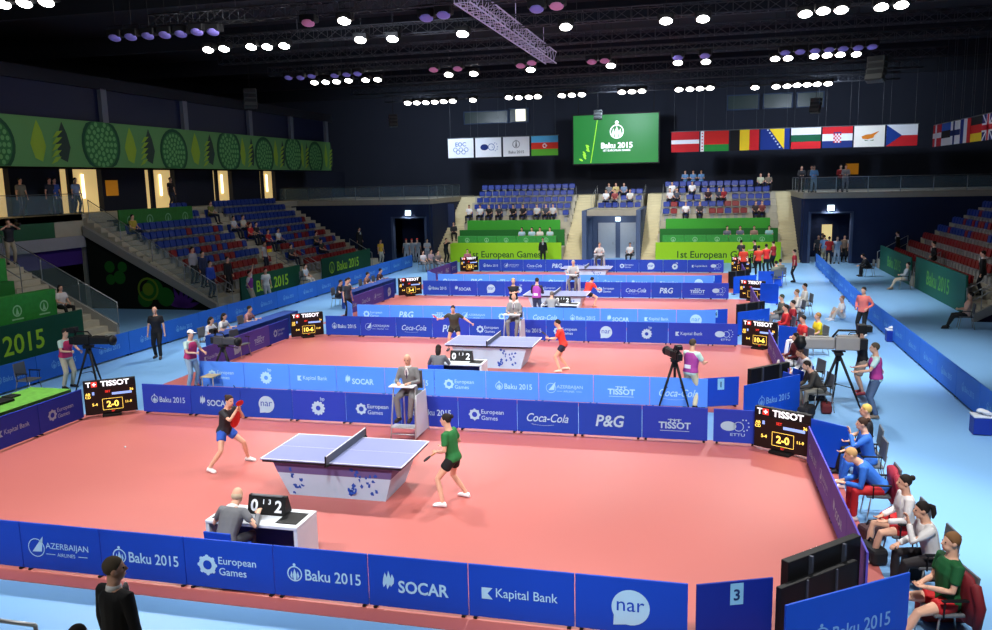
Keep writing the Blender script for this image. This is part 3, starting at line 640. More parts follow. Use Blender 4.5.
# ================================================================== people
REM = []; HANDS = {}
def ik(a, b, l1, l2, pole):
    a, b = Vector(a), Vector(b); d = b-a; L_ = min(d.length, (l1+l2)*.995); u = d.normalized(); b = a+u*L_
    k = (l1*l1-l2*l2+L_*L_)/(2*L_); h = math.sqrt(max(0, l1*l1-k*k)); p = Vector(pole); p = p-u*p.dot(u)
    p = p.normalized() if p.length > 1e-4 else Vector((0, 0, 1))
    return a+u*k+p*h, b
POSE = dict(
 stand=dict(hip=(0, 0, .93), lean=2, fl=(.12, 0), fr=(-.12, .02), hl=(.27, -.07, .82), hr=(-.27, -.07, .82)),
 hold=dict(hip=(0, 0, .93), lean=5, fl=(.12, 0), fr=(-.12, .04), hl=(.1, -.34, 1.1), hr=(-.1, -.34, 1.1)),
 hips=dict(hip=(0, 0, .93), lean=2, fl=(.14, 0), fr=(-.14, .02), hl=(.2, -.12, 1.0), hr=(-.2, -.12, 1.0)),
 crossed=dict(hip=(0, 0, .93), lean=0, fl=(.13, 0), fr=(-.13, 0), hl=(-.12, -.22, 1.17), hr=(.12, -.24, 1.2)),
 operate=dict(hip=(0, 0, .93), lean=6, fl=(.14, .02), fr=(-.14, .02), hl=(.16, -.42, 1.08), hr=(-.16, -.42, 1.12)),
 wave=dict(hip=(0, 0, .93), lean=0, fl=(.12, 0), fr=(-.12, 0), hl=(.3, -.1, 1.95), hr=(-.25, -.12, .9)),
 sit=dict(hip=(0, 0, .55), lean=2, fl=(.13, -.5), fr=(-.13, -.5), hl=(.12, -.32, .66), hr=(-.12, -.32, .66)),
 slouch=dict(hip=(0, 0, .55), lean=-10, fl=(.16, -.62), fr=(-.12, -.56), hl=(.08, -.25, .72), hr=(-.08, -.25, .72)),
 lean=dict(hip=(0, 0, .55), lean=30, fl=(.16, -.42), fr=(-.16, -.42), hl=(.07, -.56, .6), hr=(-.07, -.56, .6)),
 think=dict(hip=(0, 0, .55), lean=20, fl=(.14, -.5), fr=(-.12, -.44), hl=(.05, -.36, 1.05), hr=(-.12, -.42, .66)),
 write=dict(hip=(0, 0, .55), lean=14, fl=(.13, -.44), fr=(-.13, -.44), hl=(.2, -.46, .8), hr=(-.2, -.46, .8)),
 ready=dict(hip=(0, .05, .84), lean=22, fl=(.34, -.1), fr=(-.34, .12), hl=(.08, -.36, 1.18), hr=(-.1, -.4, 1.15)),
)
X, Z = Vector((1, 0, 0)), Vector((0, 0, 1))
def person(label, pos, head, pose='stand', h=1.72, top=((240, 240, 240), 'short'), leg=((40, 44, 60), 'long'), hair=((40, 30, 24), 'short'), shoe=(40, 40, 44), vest=None, suit=False, group=None, look=0, nod=0, skin=SKIN, cap=None, near=None, toe=0, sole=0., **over):
    q = dict(POSE[pose]); q.update(over); k = h/1.75
    pos = Vector(pos); dist = (pos-CAM).length
    near = dist < 24 if near is None else near
    vox = .013 if dist < 15 else .017 if dist < 24 else .024 if dist < 40 else .032
    t = thing('person', label, 'person', pos, math.radians(head), group)
    V = lambda a: Vector(a)*k
    hip = V(q['hip']); ln = math.radians(q['lean']); sl = math.radians(q.get('side', 0)); tw = math.radians(q.get('twist', 0))
    s = (Matrix.Rotation(sl, 3, 'Y') @ Matrix.Rotation(ln, 3, 'X')) @ Z                       # spine, leaning toward -y
    lat = Matrix.Rotation(tw, 3, 'Z') @ X; lat = (lat-s*lat.dot(s)).normalized(); dep = s.cross(lat)  # dep points backward (+y)
    sz = lambda f, b=0.: hip+s*(f*k)+dep*(b*k)
    fem = q.get('fem', False)
    cs = [(-.09, 0), (.0, .005), (.10, 0), (.22, -.005), (.34, -.01), (.43, 0), (.485, .005), (.515, .01), (.58, 0)]
    RX_ = [.13, .168, .142 if not fem else .13, .15, .17, .165, .11, .066, .06]; RY_ = [.1, .118, .1, .105, .118, .1, .075, .058, .055]
    pts = [sz(a, b) for a, b in cs]
    sh = [sz(.455)+lat*(sg*.178*k) for sg in (1, -1)]
    hj = [hip+lat*(sg*.088*k)+Vector((0, 0, -.03*k)) for sg in (1, -1)]
    ank = [V((f[0], f[1], .085 + (f[2] if len(f) > 2 else 0)+sole)) for f in (q['fl'], q['fr'])]
    wr = [V(q['hl']), V(q['hr'])]
    sitp = q['hip'][2] < .7
    kn = []; el = []
    for i, sg in enumerate((1, -1)):
        m, e = ik(hj[i], ank[i], .43*k, .43*k, (sg*(.3 if sitp else .12)+q.get('splay', 0)*sg, -1, .5 if sitp else .1)); kn.append(m); ank[i] = e
        m, e = ik(sh[i], wr[i], .29*k, .27*k, Vector((sg*.55, .6, -.5))); el.append(m); wr[i] = e
    hc = sz(.69, -.022); look_r = math.radians(look); nod_r = math.radians(nod)
    HR = Matrix.Rotation(math.radians(q['lean'])*.35, 3, 'X') @ Matrix.Rotation(look_r, 3, 'Z') @ Matrix.Rotation(nod_r, 3, 'X')
    hp = lambda a: hc+HR @ V(a)
    # body: one continuous surface
    bm = N(); loft(bm, pts, [r*k for r in RX_], [r*k for r in RY_], lat, dep)
    for i in (0, 1):
        tube(bm, [sz(.44)+(sh[i]-sz(.44))*.5, sh[i], (sh[i]+el[i])/2, el[i], (el[i]*.6+wr[i]*.4), wr[i]], [.06*k, .055*k, .046*k, .039*k, .038*k, .027*k], 10)
        tube(bm, [hj[i]+Vector((0, 0, .05*k)), hj[i], (hj[i]+kn[i])/2, kn[i], kn[i]*.65+ank[i]*.35, ank[i]], [.08*k, .088*k, .075*k, .054*k, .056*k, .036*k], 10)
        tube(bm, [ank[i], ank[i]+Vector((0, -.1*k, -.05*k))], [.034*k, .03*k], 8)
        if not near: ell(bm, wr[i]+(wr[i]-el[i]).normalized()*.07*k, (.04*k, .04*k, .06*k))
    ell(bm, hc+HR @ V((0, .012, .02)), (.076*k, .094*k, .1*k), HR, 16); ell(bm, hp((0, -.022, -.055)), (.058*k, .068*k, .066*k), HR, 14)
    tube(bm, [hp((0, -.085, .02)), hp((0, -.106, -.022))], [.01*k, .016*k], 8)
    for sg in (1, -1): ell(bm, hp((sg*.077, .01, -.005)), (.014*k, .024*k, .034*k), HR, 8)
    tube(bm, [sz(.49, .01), hp((0, .02, -.06))], [.066*k, .06*k], 10)
    body = obj('body', bm, skin, t); REM.append((body, vox, 3))
    if near:
        hb = N()
        for i, sg in enumerate((1, -1)):
            d = (wr[i]-el[i]).normalized(); a = (lat-d*lat.dot(d)).normalized(); n_ = d.cross(a)*(1 if d.cross(a).dot(-dep) > 0 else -1)
            p0 = wr[i]-d*.01*k
            loft(hb, [p0, p0+d*.03*k, p0+d*.075*k, p0+d*.095*k], [.026*k, .037*k, .042*k, .038*k], [.022*k, .017*k, .015*k, .012*k], a, n_, 10)
            for f, (o_, l_) in enumerate(((-.03, .062), (-.01, .074), (.01, .07), (.029, .055))):
                b0 = p0+d*.088*k+a*(o_*k); b1 = b0+d*(l_*.45*k)+n_*.008*k; b2 = b1+(d*.6+n_*.55)*(l_*.38*k); b3 = b2+(d*.2+n_*.8)*(l_*.28*k)
                tube(hb, [b0, b1, b2, b3], [.0095*k, .009*k, .0085*k, .007*k], 6)
            ins = -1 if (lat*sg).dot(a) > 0 else 1
            b0 = p0+d*.03*k+a*(ins*.03*k); tube(hb, [b0, b0+d*.03*k+a*(ins*.022*k)+n_*.01*k, b0+d*.062*k+a*(ins*.026*k)+n_*.02*k], [.012*k, .0105*k, .008*k], 6)
        HANDS[body] = hb
        bm = N()
        for sg in (1, -1): ell(bm, hp((sg*.031, -.077, .012)), (.013*k, .008*k, .009*k), HR, 8)
        obj('eyes', bm, EYE, t); bm = N(); ell(bm, hp((0, -.083, -.062)), (.024*k, .01*k, .007*k), HR, 8); obj('mouth', bm, LIP, t)
    # top
    tc, sl_ = top; e = .016
    bm = N(); c2 = [(-.07 if not suit else -.14, 0)]+cs[1:7]+[(.5, .005)]; p2 = [sz(a, b) for a, b in c2]
    loft(bm, p2, [(r+e)*k for r in ([.17 if not suit else .175]+[RX_[1]+.006]+RX_[2:7]+[.07])], [(r+e)*k for r in ([.124]+[RY_[1]+.006]+RY_[2:7]+[.066])], lat, dep)
    for i in (0, 1):
        a = [sz(.43)+(sh[i]-sz(.43))*.45, sh[i]]
        if sl_ == 'long': tube(bm, a+[(sh[i]+el[i])/2, el[i], el[i]*.12+wr[i]*.88], [.075*k, .072*k, .062*k, .055*k, .044*k], 10)
        elif sl_ == 'short': tube(bm, a+[sh[i]*.35+el[i]*.65], [.075*k, .072*k, .063*k], 10)
        else: tube(bm, a, [.07*k, .06*k], 10)
    o = obj('jacket' if suit else 'shirt', bm, C(tc), t); REM.append((o, vox, 3))
    if suit:
        bm = N(); ell(bm, sz(.4, -.124), (.05*k, .018*k, .12*k), Matrix.Rotation(ln, 3, 'X'), 10); obj('shirt_front', bm, C((236, 238, 240)), t)
        bm = N(); ell(bm, sz(.38, -.14), (.016*k, .01*k, .12*k), Matrix.Rotation(ln, 3, 'X'), 8); obj('tie', bm, C(suit if isinstance(suit, tuple) else (60, 30, 60)), t)
        bm = N(); tube(bm, [sz(.495, .008), sz(.54, .006)], [.075*k, .07*k], 12); obj('collar', bm, C((236, 238, 240)), t)
    if vest:
        bm = N(); p3 = [sz(a, b) for a, b in [(-.02, 0)]+cs[1:6]+[(.48, .005)]]; loft(bm, p3, [(r+.034)*k for r in [.16]+RX_[1:5]+[.135, .085]], [(r+.034)*k for r in [.115]+RY_[1:6]+[.07]], lat, dep); o = obj('vest', bm, C(vest), t); REM.append((o, vox, 2))
        bm = N(); box(bm, sz(.13, .152), (.17*k, .012, .09*k), rx=ln*1.0); obj('number_patch', bm, C((236, 232, 240)), t)
    # legs
    lc, ll = leg; bm = N()
    p2 = [sz(-.1), sz(-.03), sz(.05), sz(.1)]; loft(bm, p2, [.135*k, .168*k, .166*k, .14*k], [.11*k, .128*k, .12*k, .1*k], lat, dep)
    for i in (0, 1):
        top2 = [hj[i]+Vector((0, 0, .04*k)), hj[i]]
        if ll == 'long': tube(bm, top2+[(hj[i]+kn[i])/2, kn[i], kn[i]*.5+ank[i]*.5, ank[i]*.97+kn[i]*.03], [.1*k, .105*k, .09*k, .073*k, .066*k, .058*k], 10)
        elif ll == 'knee': tube(bm, top2+[(hj[i]+kn[i])/2, hj[i]*.1+kn[i]*.9], [.1*k, .108*k, .1*k, .09*k], 10)
        else: tube(bm, top2+[hj[i]*.55+kn[i]*.45], [.1*k, .108*k, .104*k], 10)
    o = obj({'long': 'trousers'}.get(ll, 'shorts'), bm, C(lc), t); REM.append((o, vox, 3))
    # shoes
    for i, sg in enumerate((1, -1)):
        bm = N(); th = math.radians(toe+sg*8); fd = Vector((math.sin(th), -math.cos(th), 0)); fl_ = Vector((fd.y, -fd.x, 0)); a = ank[i]; z0 = a.z-.085*k
        c3 = [a-fd*.07*k, a-fd*.04*k, a+fd*.03*k, a+fd*.1*k, a+fd*.16*k, a+fd*.19*k]
        hh = [.05, .1, .1, .075, .06, .035]; ww = [.03, .042, .044, .05, .047, .03]
        loft(bm, [Vector((p.x, p.y, z0+u*k/2)) for p, u in zip(c3, hh)], [u*k for u in ww], [u*k/2 for u in hh], fl_, Z, 8)
        obj('shoe', bm, C(shoe), t)
    # hair
    hcol, hs = hair; hm = C(hcol, .8)
    if hs != 'bald' or True:
        bm = N(); sc = 1.0 if hs != 'bald' else .98
        ell(bm, hp((0, .022, .032 if hs != 'bald' else .0)), (.084*sc*k, .098*sc*k, (.098 if hs != 'bald' else .07)*k), HR, 16)
        pl = hp((0, -.045 if hs != 'bald' else .0, .05)); nn = HR @ Vector((0, -.8, -.62 if hs != 'bald' else .35)).normalized()
        bmesh.ops.bisect_plane(bm, geom=bm.verts[:]+bm.edges[:]+bm.faces[:], plane_co=pl, plane_no=nn, clear_outer=True)
        bmesh.ops.holes_fill(bm, edges=[e_ for e_ in bm.edges if e_.is_boundary])
        if hs == 'bun': ell(bm, hp((0, .12, .07)), (.042*k, .042*k, .042*k), HR, 10)
        if hs == 'tail': tube(bm, [hp((0, .11, .06)), hp((0, .16, .03)), hp((0, .17, -.06)), hp((0, .15, -.13))], [.028*k, .04*k, .036*k, .016*k], 8)
        if hs == 'long': tube(bm, [hp((0, .05, .03)), hp((0, .07, -.08)), hp((0, .085, -.19))], [.08*k, .085*k, .06*k], 10)
        obj('hair', bm, hm, t)
    if cap:
        bm = N(); ell(bm, hp((0, .015, .05)), (.088*k, .104*k, .085*k), HR, 14)
        bmesh.ops.bisect_plane(bm, geom=bm.verts[:]+bm.edges[:]+bm.faces[:], plane_co=hp((0, 0, .045)), plane_no=HR @ Vector((0, 0, -1)), clear_outer=True)
        bmesh.ops.holes_fill(bm, edges=[e_ for e_ in bm.edges if e_.is_boundary])
        box(bm, hp((0, -.13, .05)), (.13*k, .1*k, .012), rz=look_r); obj('cap', bm, C(cap), t)
    Rz = Matrix.Rotation(math.radians(head), 3, 'Z')
    return dict(o=t, wr=[pos+Rz @ v for v in wr], el=[pos+Rz @ v for v in el], head=pos+Rz @ hc, fw=Rz @ Vector((0, -1, 0)), R=Rz)
def finish_people():
    for o, vox, it in REM:
        m = o.modifiers.new('Remesh', 'REMESH'); m.mode = 'VOXEL'; m.voxel_size = vox; m.use_smooth_shade = True
        m = o.modifiers.new('Smooth', 'SMOOTH'); m.factor = .5; m.iterations = it
    bpy.context.view_layer.update()
    dg = bpy.context.evaluated_depsgraph_get(); new = []
    for o, vox, it in REM:
        me = bpy.data.meshes.new_from_object(o.evaluated_get(dg)); new.append(me)
    for (o, vox, it), me in zip(REM, new):
        o.modifiers.clear(); mm = o.data.materials[0]; o.data = me
        if not me.materials: me.materials.append(mm)
        if o in HANDS:
            bm = N(); bm.from_mesh(me); hb = HANDS[o]; bmesh.ops.recalc_face_normals(hb, faces=hb.faces[:]); tmp = bpy.data.meshes.new('hand'); hb.to_mesh(tmp); hb.free(); bm.from_mesh(tmp)
            for f in bm.faces: f.smooth = True; f.material_index = 0
            bm.to_mesh(me); bm.free(); bpy.data.meshes.remove(tmp)
def bat(P, label, direction=(0, -.5, .8), col=(206, 40, 40)):
    """a table-tennis bat whose handle sits in the hand at P"""
    d = Vector(direction).normalized(); t = thing('table_tennis_bat', label, 'bat', P)
    rot = d.to_track_quat('Z', 'Y').to_matrix()
    bm = N(); r = bmesh.ops.create_cone(bm, cap_ends=True, segments=20, radius1=.078, radius2=.078, depth=.012)
    bmesh.ops.transform(bm, matrix=(Matrix.Translation(d*.16) @ rot.to_4x4() @ Matrix.Rotation(PI/2, 4, 'X') @ Matrix.Diagonal((1, 1.02, 1, 1))), verts=r['verts']); obj('blade', bm, C(col), t)
    bm = N(); tube(bm, [d*-.02, d*.09], [.014, .012], 8); obj('handle', bm, M('wooden bat handle', (170, 120, 70), .6), t)
# ------------------------------------------------------------------ chairs for the seated people
def make_chair(label, cm=GREY, fm=BLACK, arms=True, bz=.74, bh=.36):
    t = thing('stacking_chair', label, 'chair')
    bm = N(); box(bm, (0, -.02, .445), (.46, .46, .04), bev=.014); obj('seat', bm, cm, t)
    bm = N(); box(bm, (0, .235, bz), (.44, .03, bh), rx=-.1, bev=.012); obj('backrest', bm, cm, t)
    for sx in (-1, 1):
        for y0, y1 in ((-.24, -.18), (.27, .19)):
            bm = N(); bar(bm, (sx*.23, y0, 0), (sx*.2, y1, .43), .024); obj('leg', bm, STEEL, t)
        bm = N(); bar(bm, (sx*.2, .2, .42), (sx*.2, .25, .66), .024); obj('back_frame', bm, STEEL, t)
        if arms: bm = N(); box(bm, (sx*.26, -.02, .66), (.05, .36, .025), bev=.008); bar(bm, (sx*.25, -.16, .43), (sx*.26, -.16, .65), .02); bar(bm, (sx*.25, .14, .43), (sx*.26, .14, .65), .02); obj('armrest', bm, fm, t)
    return t
CH_ARM = CH_BLUE = None
def chair_at(pos, head, label, kind='arm', z=0.012):
    global CH_ARM, CH_BLUE
    loc = (pos[0], pos[1], z); rz = math.radians(head)
    if kind == 'arm':
        if CH_ARM is None: CH_ARM = make_chair(label); CH_ARM.location = loc; CH_ARM.rotation_euler = (0, 0, rz); return CH_ARM
        return dup(CH_ARM, loc, rz, label)
    if CH_BLUE is None: CH_BLUE = make_chair(label, M('blue chair cloth', (24, 72, 190), .6), BLACK, False, .66, .26); CH_BLUE.location = loc; CH_BLUE.rotation_euler = (0, 0, rz); return CH_BLUE
    return dup(CH_BLUE, loc, rz, label)
# ------------------------------------------------------------------ television cameras and tripods
def tripod(x, y, h, label, spread=.42, rz=0.):
    t = thing('tripod', label, 'tripod', (x, y, .012), rz)
    for k in range(3):
        a = PI/2+k*2*PI/3; bm = N(); c, s_ = math.cos(a), math.sin(a)
        tube(bm, [(.05*c, .05*s_, h-.12), (spread*.6*c, spread*.6*s_, h*.42), (spread*c, spread*s_, .02)], [.035, .03, .018], 6)
        bar(bm, (0, 0, h*.45), (spread*.6*c, spread*.6*s_, h*.42), .02); leg = obj('leg', bm, BLACK, t)
        bm = N(); ell(bm, (spread*c, spread*s_, .022), (.035, .035, .022), None, 8); obj('foot', bm, BLACK, leg)
    bm = N(); tube(bm, [(0, 0, h-.2), (0, 0, h-.05)], [.06, .08], 10); box(bm, (0, 0, h-.03), (.2, .24, .06), bev=.02); obj('head', bm, BLACK, t)
    bm = N(); bar(bm, (.06, .1, h-.06), (.12, .55, h-.2), .022); obj('pan_handle', bm, BLACK, t)
    return t
def tv_camera(x, y, z, rz, label, big=1., body=BLACK, th=1.):
    """lens toward local -y"""
    t = thing('television_camera', label, 'camera', (x, y, z), rz); b = big; q = big*th
    bm = N(); box(bm, (0, .12*b, .13*q), (.17*q, .36*b, .23*q), bev=.02); box(bm, (0, .12*b, .255*q), (.1*q, .3*b, .03*q), bev=.006); obj('body', bm, body, t)
    bm = N(); box(bm, (0, -.3*b, .13*q), (.2*q, .46*b, .2*q), bev=.03*q); box(bm, (.0, -.3*b, .235*q), (.12*q, .3*b, .03*q), bev=.008); l = obj('lens', bm, body if body is not BLACK else M('black lens barrel', (24, 25, 28), .35), t)
    bm = N(); tube(bm, [(0, -.5*b, .13*q), (0, -.56*b, .13*q), (0, -.62*b, .13*q)], [.1*q, .135*q, .14*q], 12); obj('lens_hood', bm, BLACK, l)
    bm = N(); tube(bm, [(0, .3*b, .26*q), (0, .24*b, .36*q), (0, -.02*b, .36*q), (0, -.1*b, .24*q)], .02*q, 6); obj('top_handle', bm, BLACK, t)
    bm = N(); box(bm, (.03, .32*b, .4*q), (.2*q, .13*b, .15*q), bev=.015); box(bm, (.03, .42*b, .4*q), (.15*q, .1*b, .11*q), bev=.01); bar(bm, (.03, .28*b, .22*q), (.03, .3*b, .36*q), .03*q); obj('viewfinder', bm, BLACK, t)
    bm = N(); box(bm, (0, .36*b, .12*q), (.13*q, .12*b, .19*q), bev=.01); obj('battery', bm, BLACK if body is BLACK else M('black camera back', (30, 31, 34), .5), t)
    bm = N(); box(bm, (0, 0, -.015), (.14, .3, .03), bev=.006); obj('mounting_plate', bm, BLACK, t)
    return t
# ================================================================== stadium seats
bm = N(); box(bm, (0, .12, .68), (.47, .05, .32), rx=-.14, bev=.02, mi=0); box(bm, (0, .03, .66), (.43, .06, .32), rx=-.16, bev=.015, mi=0); box(bm, (0, .1, .26), (.24, .07, .52), mi=1); box(bm, (0, .02, .46), (.32, .16, .05), mi=1); box(bm, (0, .09, .84), (.3, .03, .03), mi=0)
SEATM = [mesh('stadium_seat', bm, [BSEAT, GSEAT])]; _m = SEATM[0].copy(); _m.materials[0] = RSEAT; SEATM.append(_m)
rs = random.Random(11); seats = []
def seat_row(stand, block, r, n, f, rz, pred, step=.5):
    for i in range(n): seats.append((f(i), rz, rs.random() < pred, 'seat, %s from left, %s row up, %s' % (nth(i), nth(r), block), stand))
RS_FAR = {}
for r in range(5):
    for blk, x0, n in (('far left block', -10.35, 14), ('far right block', 3.75, 14)):
        seat_row('far', blk, r, n, lambda i: (x0+.53*i, ROWY[r]+.1, ROWZ[r]), 0, (.3, .22, .0, .0, .0)[r])
for r in range(1, 4): seat_row('far', 'far middle block', r, 6, lambda i: (-.95+.53*i, ROWY[r]+.1, ROWZ[r]), 0, 0)
for r in range(9):
    pr = (1, .9, .45, .4, .3, .1, .0, 0, 0)[r]
    if r < 7: seat_row('left', 'left stand near block', r, 14, lambda i: (LX[r]-.1, 21.75+.5*i, LZ[r]), PI/2, max(pr, .25 if r < 6 else .1))
    else: seat_row('left', 'left stand near block', r, 3, lambda i: (LX[r]-.1, 27.2+.5*i, LZ[r]), PI/2, 0)
    seat_row('left', 'left stand far block', r, 15, lambda i: (LX[r]-.1, 31.4+.5*i, LZ[r]), PI/2, pr)
for r in range(10):
    pr = (1, 1, .9, .6, .3, .1, .05, 0, 0, 0)[r]; seat_row('right', 'right stand', r, 28, lambda i: (RX[r]+.1, 38.4-.52*i, RZ[r]), -PI/2, pr)
bm = N(); box(bm, (0, .24, .62), (.42, .05, .42), rx=-.1, bev=.02, mi=0); box(bm, (0, .0, .395), (.4, .4, .05), bev=.015, mi=0); box(bm, (0, .2, .2), (.1, .08, .4), mi=1); SEATD = mesh('stadium_seat', bm, [BSEAT, GSEAT])
OCC = []
def place_seats():
    OCC_ = [(s, o) for s in seats for o in OCC if abs(s[0][0]-o[0]) < .42 and abs(s[0][1]-o[1]) < .42]; taken = {id(s) for s, o in OCC_}
    vis = []
    for s in seats:
        if id(s) in taken: continue
        px, py, z = pix((s[0][0], s[0][1], s[0][2]+.6))
        if 2 < px < 990: vis.append((z, s))
    vis.sort(key=lambda a: a[0])
    for z, (p, rz, red, where, st) in vis[:300]:
        o = link('stadium_seat', SEATM[1 if red else 0], None, p, rz)
        tag(o, '%s flip-up %s' % ('red' if red else 'blue', where), 'seat', 'flip-up seats in the %s stand' % st)
    bm = N()
    for z, (p, rz, red, where, st) in vis[300:]:
        n0 = len(bm.verts); f0 = len(bm.faces); bm.from_mesh(SEATM[0]); bm.verts.ensure_lookup_table(); bm.faces.ensure_lookup_table()
        bmesh.ops.transform(bm, matrix=Matrix.Translation(p) @ Matrix.Rotation(rz, 4, 'Z'), verts=bm.verts[n0:])
        if red:
            for f in bm.faces[f0:]:
                if f.material_index == 0: f.material_index = 2
    if vis[300:]: o = obj('stadium_seating', bm, [BSEAT, GSEAT, RSEAT]); tag(o, 'rest of the flip-up seats in the more distant rows of the stands', 'seats', kind='stuff')
    else: bm.free()


    for (x, y, z, h_, lb) in OCC:
        if lb is None: continue
        o = link('stadium_seat', SEATD, None, (x, y, z), math.radians(h_)); tag(o, 'lowered seat under the ' + ' '.join(lb.split(',')[0].split()[:12]), 'seat')

# ================================================================== stand cladding, boards, railings
def facing(name, label, cat, p0, p1, z0, z1, m, words=None, ink=LPRINT, size=.5, th=.08, em=False, group=None):
    d = Vector((p1[0]-p0[0], p1[1]-p0[1])); t = obj(name, (lambda b: (box(b, (0, th/2, (z1-z0)/2), (d.length, th, z1-z0), bev=.01), b)[1])(N()), m, None, ((p0[0]+p1[0])/2, (p0[1]+p1[1])/2, z0), math.atan2(d.y, d.x)); tag(t, label, cat, group)
    if words or em:
        bm = N()
        if words: text(bm, words, 0, 0, size, bold=.015)
        if em: ring(bm, -size*3.0, 0, size*.45, size*.36); poly(bm, [(-size*3.1, -size*.3), (-size*2.9, -size*.3), (-size*3, size*.3)])
        link('printed_lettering', flat_mesh('printed_lettering', bm, [ink]), t, (0, -.006, (z1-z0)*(.36 if name == 'stand_board' else .5)))
    return t
facing('stand_board', 'lime green board with dark lettering below the far left seats', 'board', (-10.98, 42.5), (-3.05, 42.5), .0, 1.36, LIME, '1st European Games', M('dark green lettering', (40, 80, 30), .6, var=0), .62)
facing('stand_board', 'lime green board with dark lettering below the far right seats', 'board', (3.28, 42.5), (11.2, 42.5), .0, 1.36, LIME, '1st European Games', M('dark green lettering', (40, 80, 30), .6, var=0), .62)
for sd, x0, x1 in (('left', -10.6, -3.5), ('right', 3.7, 10.8)):
    n = 5; w_ = (x1-x0)/n
    for i in range(n):
        t = facing('desk_front', 'green printed desk front, %s from the left on the far %s press row' % (nth(i), sd), 'desk', (x0+i*w_, 43.15), (x0+(i+1)*w_-.02, 43.15), 1.0, 1.78, M('leafy green print', (60, 156, 70), .6, var=.35, scale=7), None, th=.3)
        bm = N(); ring(bm, 0, 0, .16, .12); poly(bm, [(-.06, -.1), (.06, -.1), (0, .1)]); link('printed_emblem', flat_mesh('printed_emblem', bm, [M('pale green print', (150, 210, 160), .6, var=0)]), t, (0, -.006, .5))
    facing('seat_cover', 'dark green cloth wall behind the far %s press row' % sd, 'cloth', (x0-.25, 44.5), (x1+.35, 44.5), 1.0, 2.14, MGREEN)
    facing('parapet_cover', 'bright green cloth parapet below the far %s seats' % sd, 'cloth', (x0+.1, 45.4), (x1-.1, 45.4), 1.75, 2.78, GREEN)
facing('stand_cladding', 'dark green front wall with lime lettering, near part of the left stand', 'cladding', (-15.45, 22.3), (-15.45, 28.5), 0, 1.25, DGREEN, 'Baku 2015', size=.8)
facing('stand_cladding', 'dark green front wall with lime emblem and lettering, far part of the left stand', 'cladding', (-15.45, 31.3), (-15.45, 38.7), 0, 1.3, DGREEN, 'Baku 2015', size=.8, em=True)
facing('stand_cladding', 'dark green front wall with large lime lettering behind the left cameraman', 'cladding', (-15.45, 4.0), (-15.45, 11.55), 0, 1.36, DGREEN, 'Baku 2015', size=.9)
facing('stand_cladding', 'green front wall of the right stand, nearer part with lime lettering', 'cladding', (16.48, 30.6), (16.48, 22.4), 0, 1.55, M('teal green cladding', (18, 92, 76), .6, var=.04), 'Baku 2015', size=.9, ink=M('dim lime print', (90, 160, 70), .6, var=0))
facing('stand_cladding', 'green front wall of the right stand, farther part with lime lettering', 'cladding', (16.48, 39.2), (16.48, 31.6), 0, 1.4, M('teal green cladding', (18, 92, 76), .6, var=.04), 'Baku 2015', size=.8, ink=M('dim lime print', (90, 160, 70), .6, var=0))
t = facing('press_desk', 'green printed desk front high in the left stand under the lit windows', 'desk', (-20.95, 21.0), (-20.95, 27.0), 3.52, 4.62, M('leafy dark green print', (40, 110, 40), .6, var=.3, scale=5))
bm = N()
for q in (-2.2, -.7, .8, 2.3): ring(bm, q, 0, .26, .2); poly(bm, [(q-.1, -.16), (q+.1, -.16), (q, .16)])
link('printed_emblem', flat_mesh('printed_emblem', bm, [M('dull pale green print', (110, 160, 120), .6, var=0)]), t, (0, -.006, .55))
# near-left commentary desks
GP = M('bright leafy print', (46, 140, 56), .6, var=.35, scale=6)
for i, (x, y0, y1, z0, z1) in enumerate(((-16.2, 3.0, 11.2, .98, 2.15), (-17.35, 3, 10.6, 1.34, 2.5), (-18.6, 3, 11.6, 2.06, 3.2))):
    t = facing('press_desk', 'bright green printed commentary desk, %s tier from the floor at far left' % nth(i), 'desk', (x, y0), (x, y1), z0, z1, GP if i != 1 else MGREEN, None, th=.35)
    if i != 1:
        bm = N()
        for q in (-3.3, -1.9, -.5, .9, 2.3, 3.5): ring(bm, q, 0, .2, .15); poly(bm, [(q-.08, -.13), (q+.08, -.13), (q, .13)]); box_flat(bm, q, -.28, .5, .05)
        link('printed_emblem', flat_mesh('printed_emblem', bm, [M('pale green print', (150, 210, 160), .6, var=0)]), t, (0, -.006, (z1-z0)*.55))
# railings: posts, handrail and glass are parts of one thing
def railing(label, pts, hgt=1.0, glass=True, rails=1, n=None, m=STEEL, th=.04):
    t = thing('railing', label, 'railing', pts[0]); o_ = Vector(pts[0])
    for a, b in zip(pts, pts[1:]):
        a = Vector(a)-o_; b = Vector(b)-o_; k = n or max(1, round((b-a).length/1.8))
        for r in range(rails):
            hh = hgt*(1-r/rails*.95); bm = N(); bar(bm, a+Z*hh, b+Z*hh, th); obj('handrail', bm, m, t)
        for i in range(k+1): bm = N(); p = a+(b-a)*(i/k); bar(bm, p, p+Z*hgt, th); obj('post', bm, m, t)
        if glass:
            bm = N(); d = (b-a); nn = Vector((d.y, -d.x, 0)).normalized()*.006
            v = [bm.verts.new(p) for p in (a+Z*.08-nn, b+Z*.08-nn, b+Z*(hgt-.06)-nn, a+Z*(hgt-.06)-nn, a+Z*.08+nn, b+Z*.08+nn, b+Z*(hgt-.06)+nn, a+Z*(hgt-.06)+nn)]
            for f in ((0, 1, 2, 3), (7, 6, 5, 4), (0, 4, 5, 1), (1, 5, 6, 2), (2, 6, 7, 3), (3, 7, 4, 0)): bm.faces.new([v[i] for i in f])
            obj('glass_pane', bm, GLASS, t)
    return t
DIMST = M('dim steel', (110, 116, 120), .4, .4)
railing('glass railing along the balcony above the left entrance', [(-29, 42.4, 4.45), (-12.4, 42.4, 4.45), (-12.4, 50, 4.45)], .95, m=DIMST)
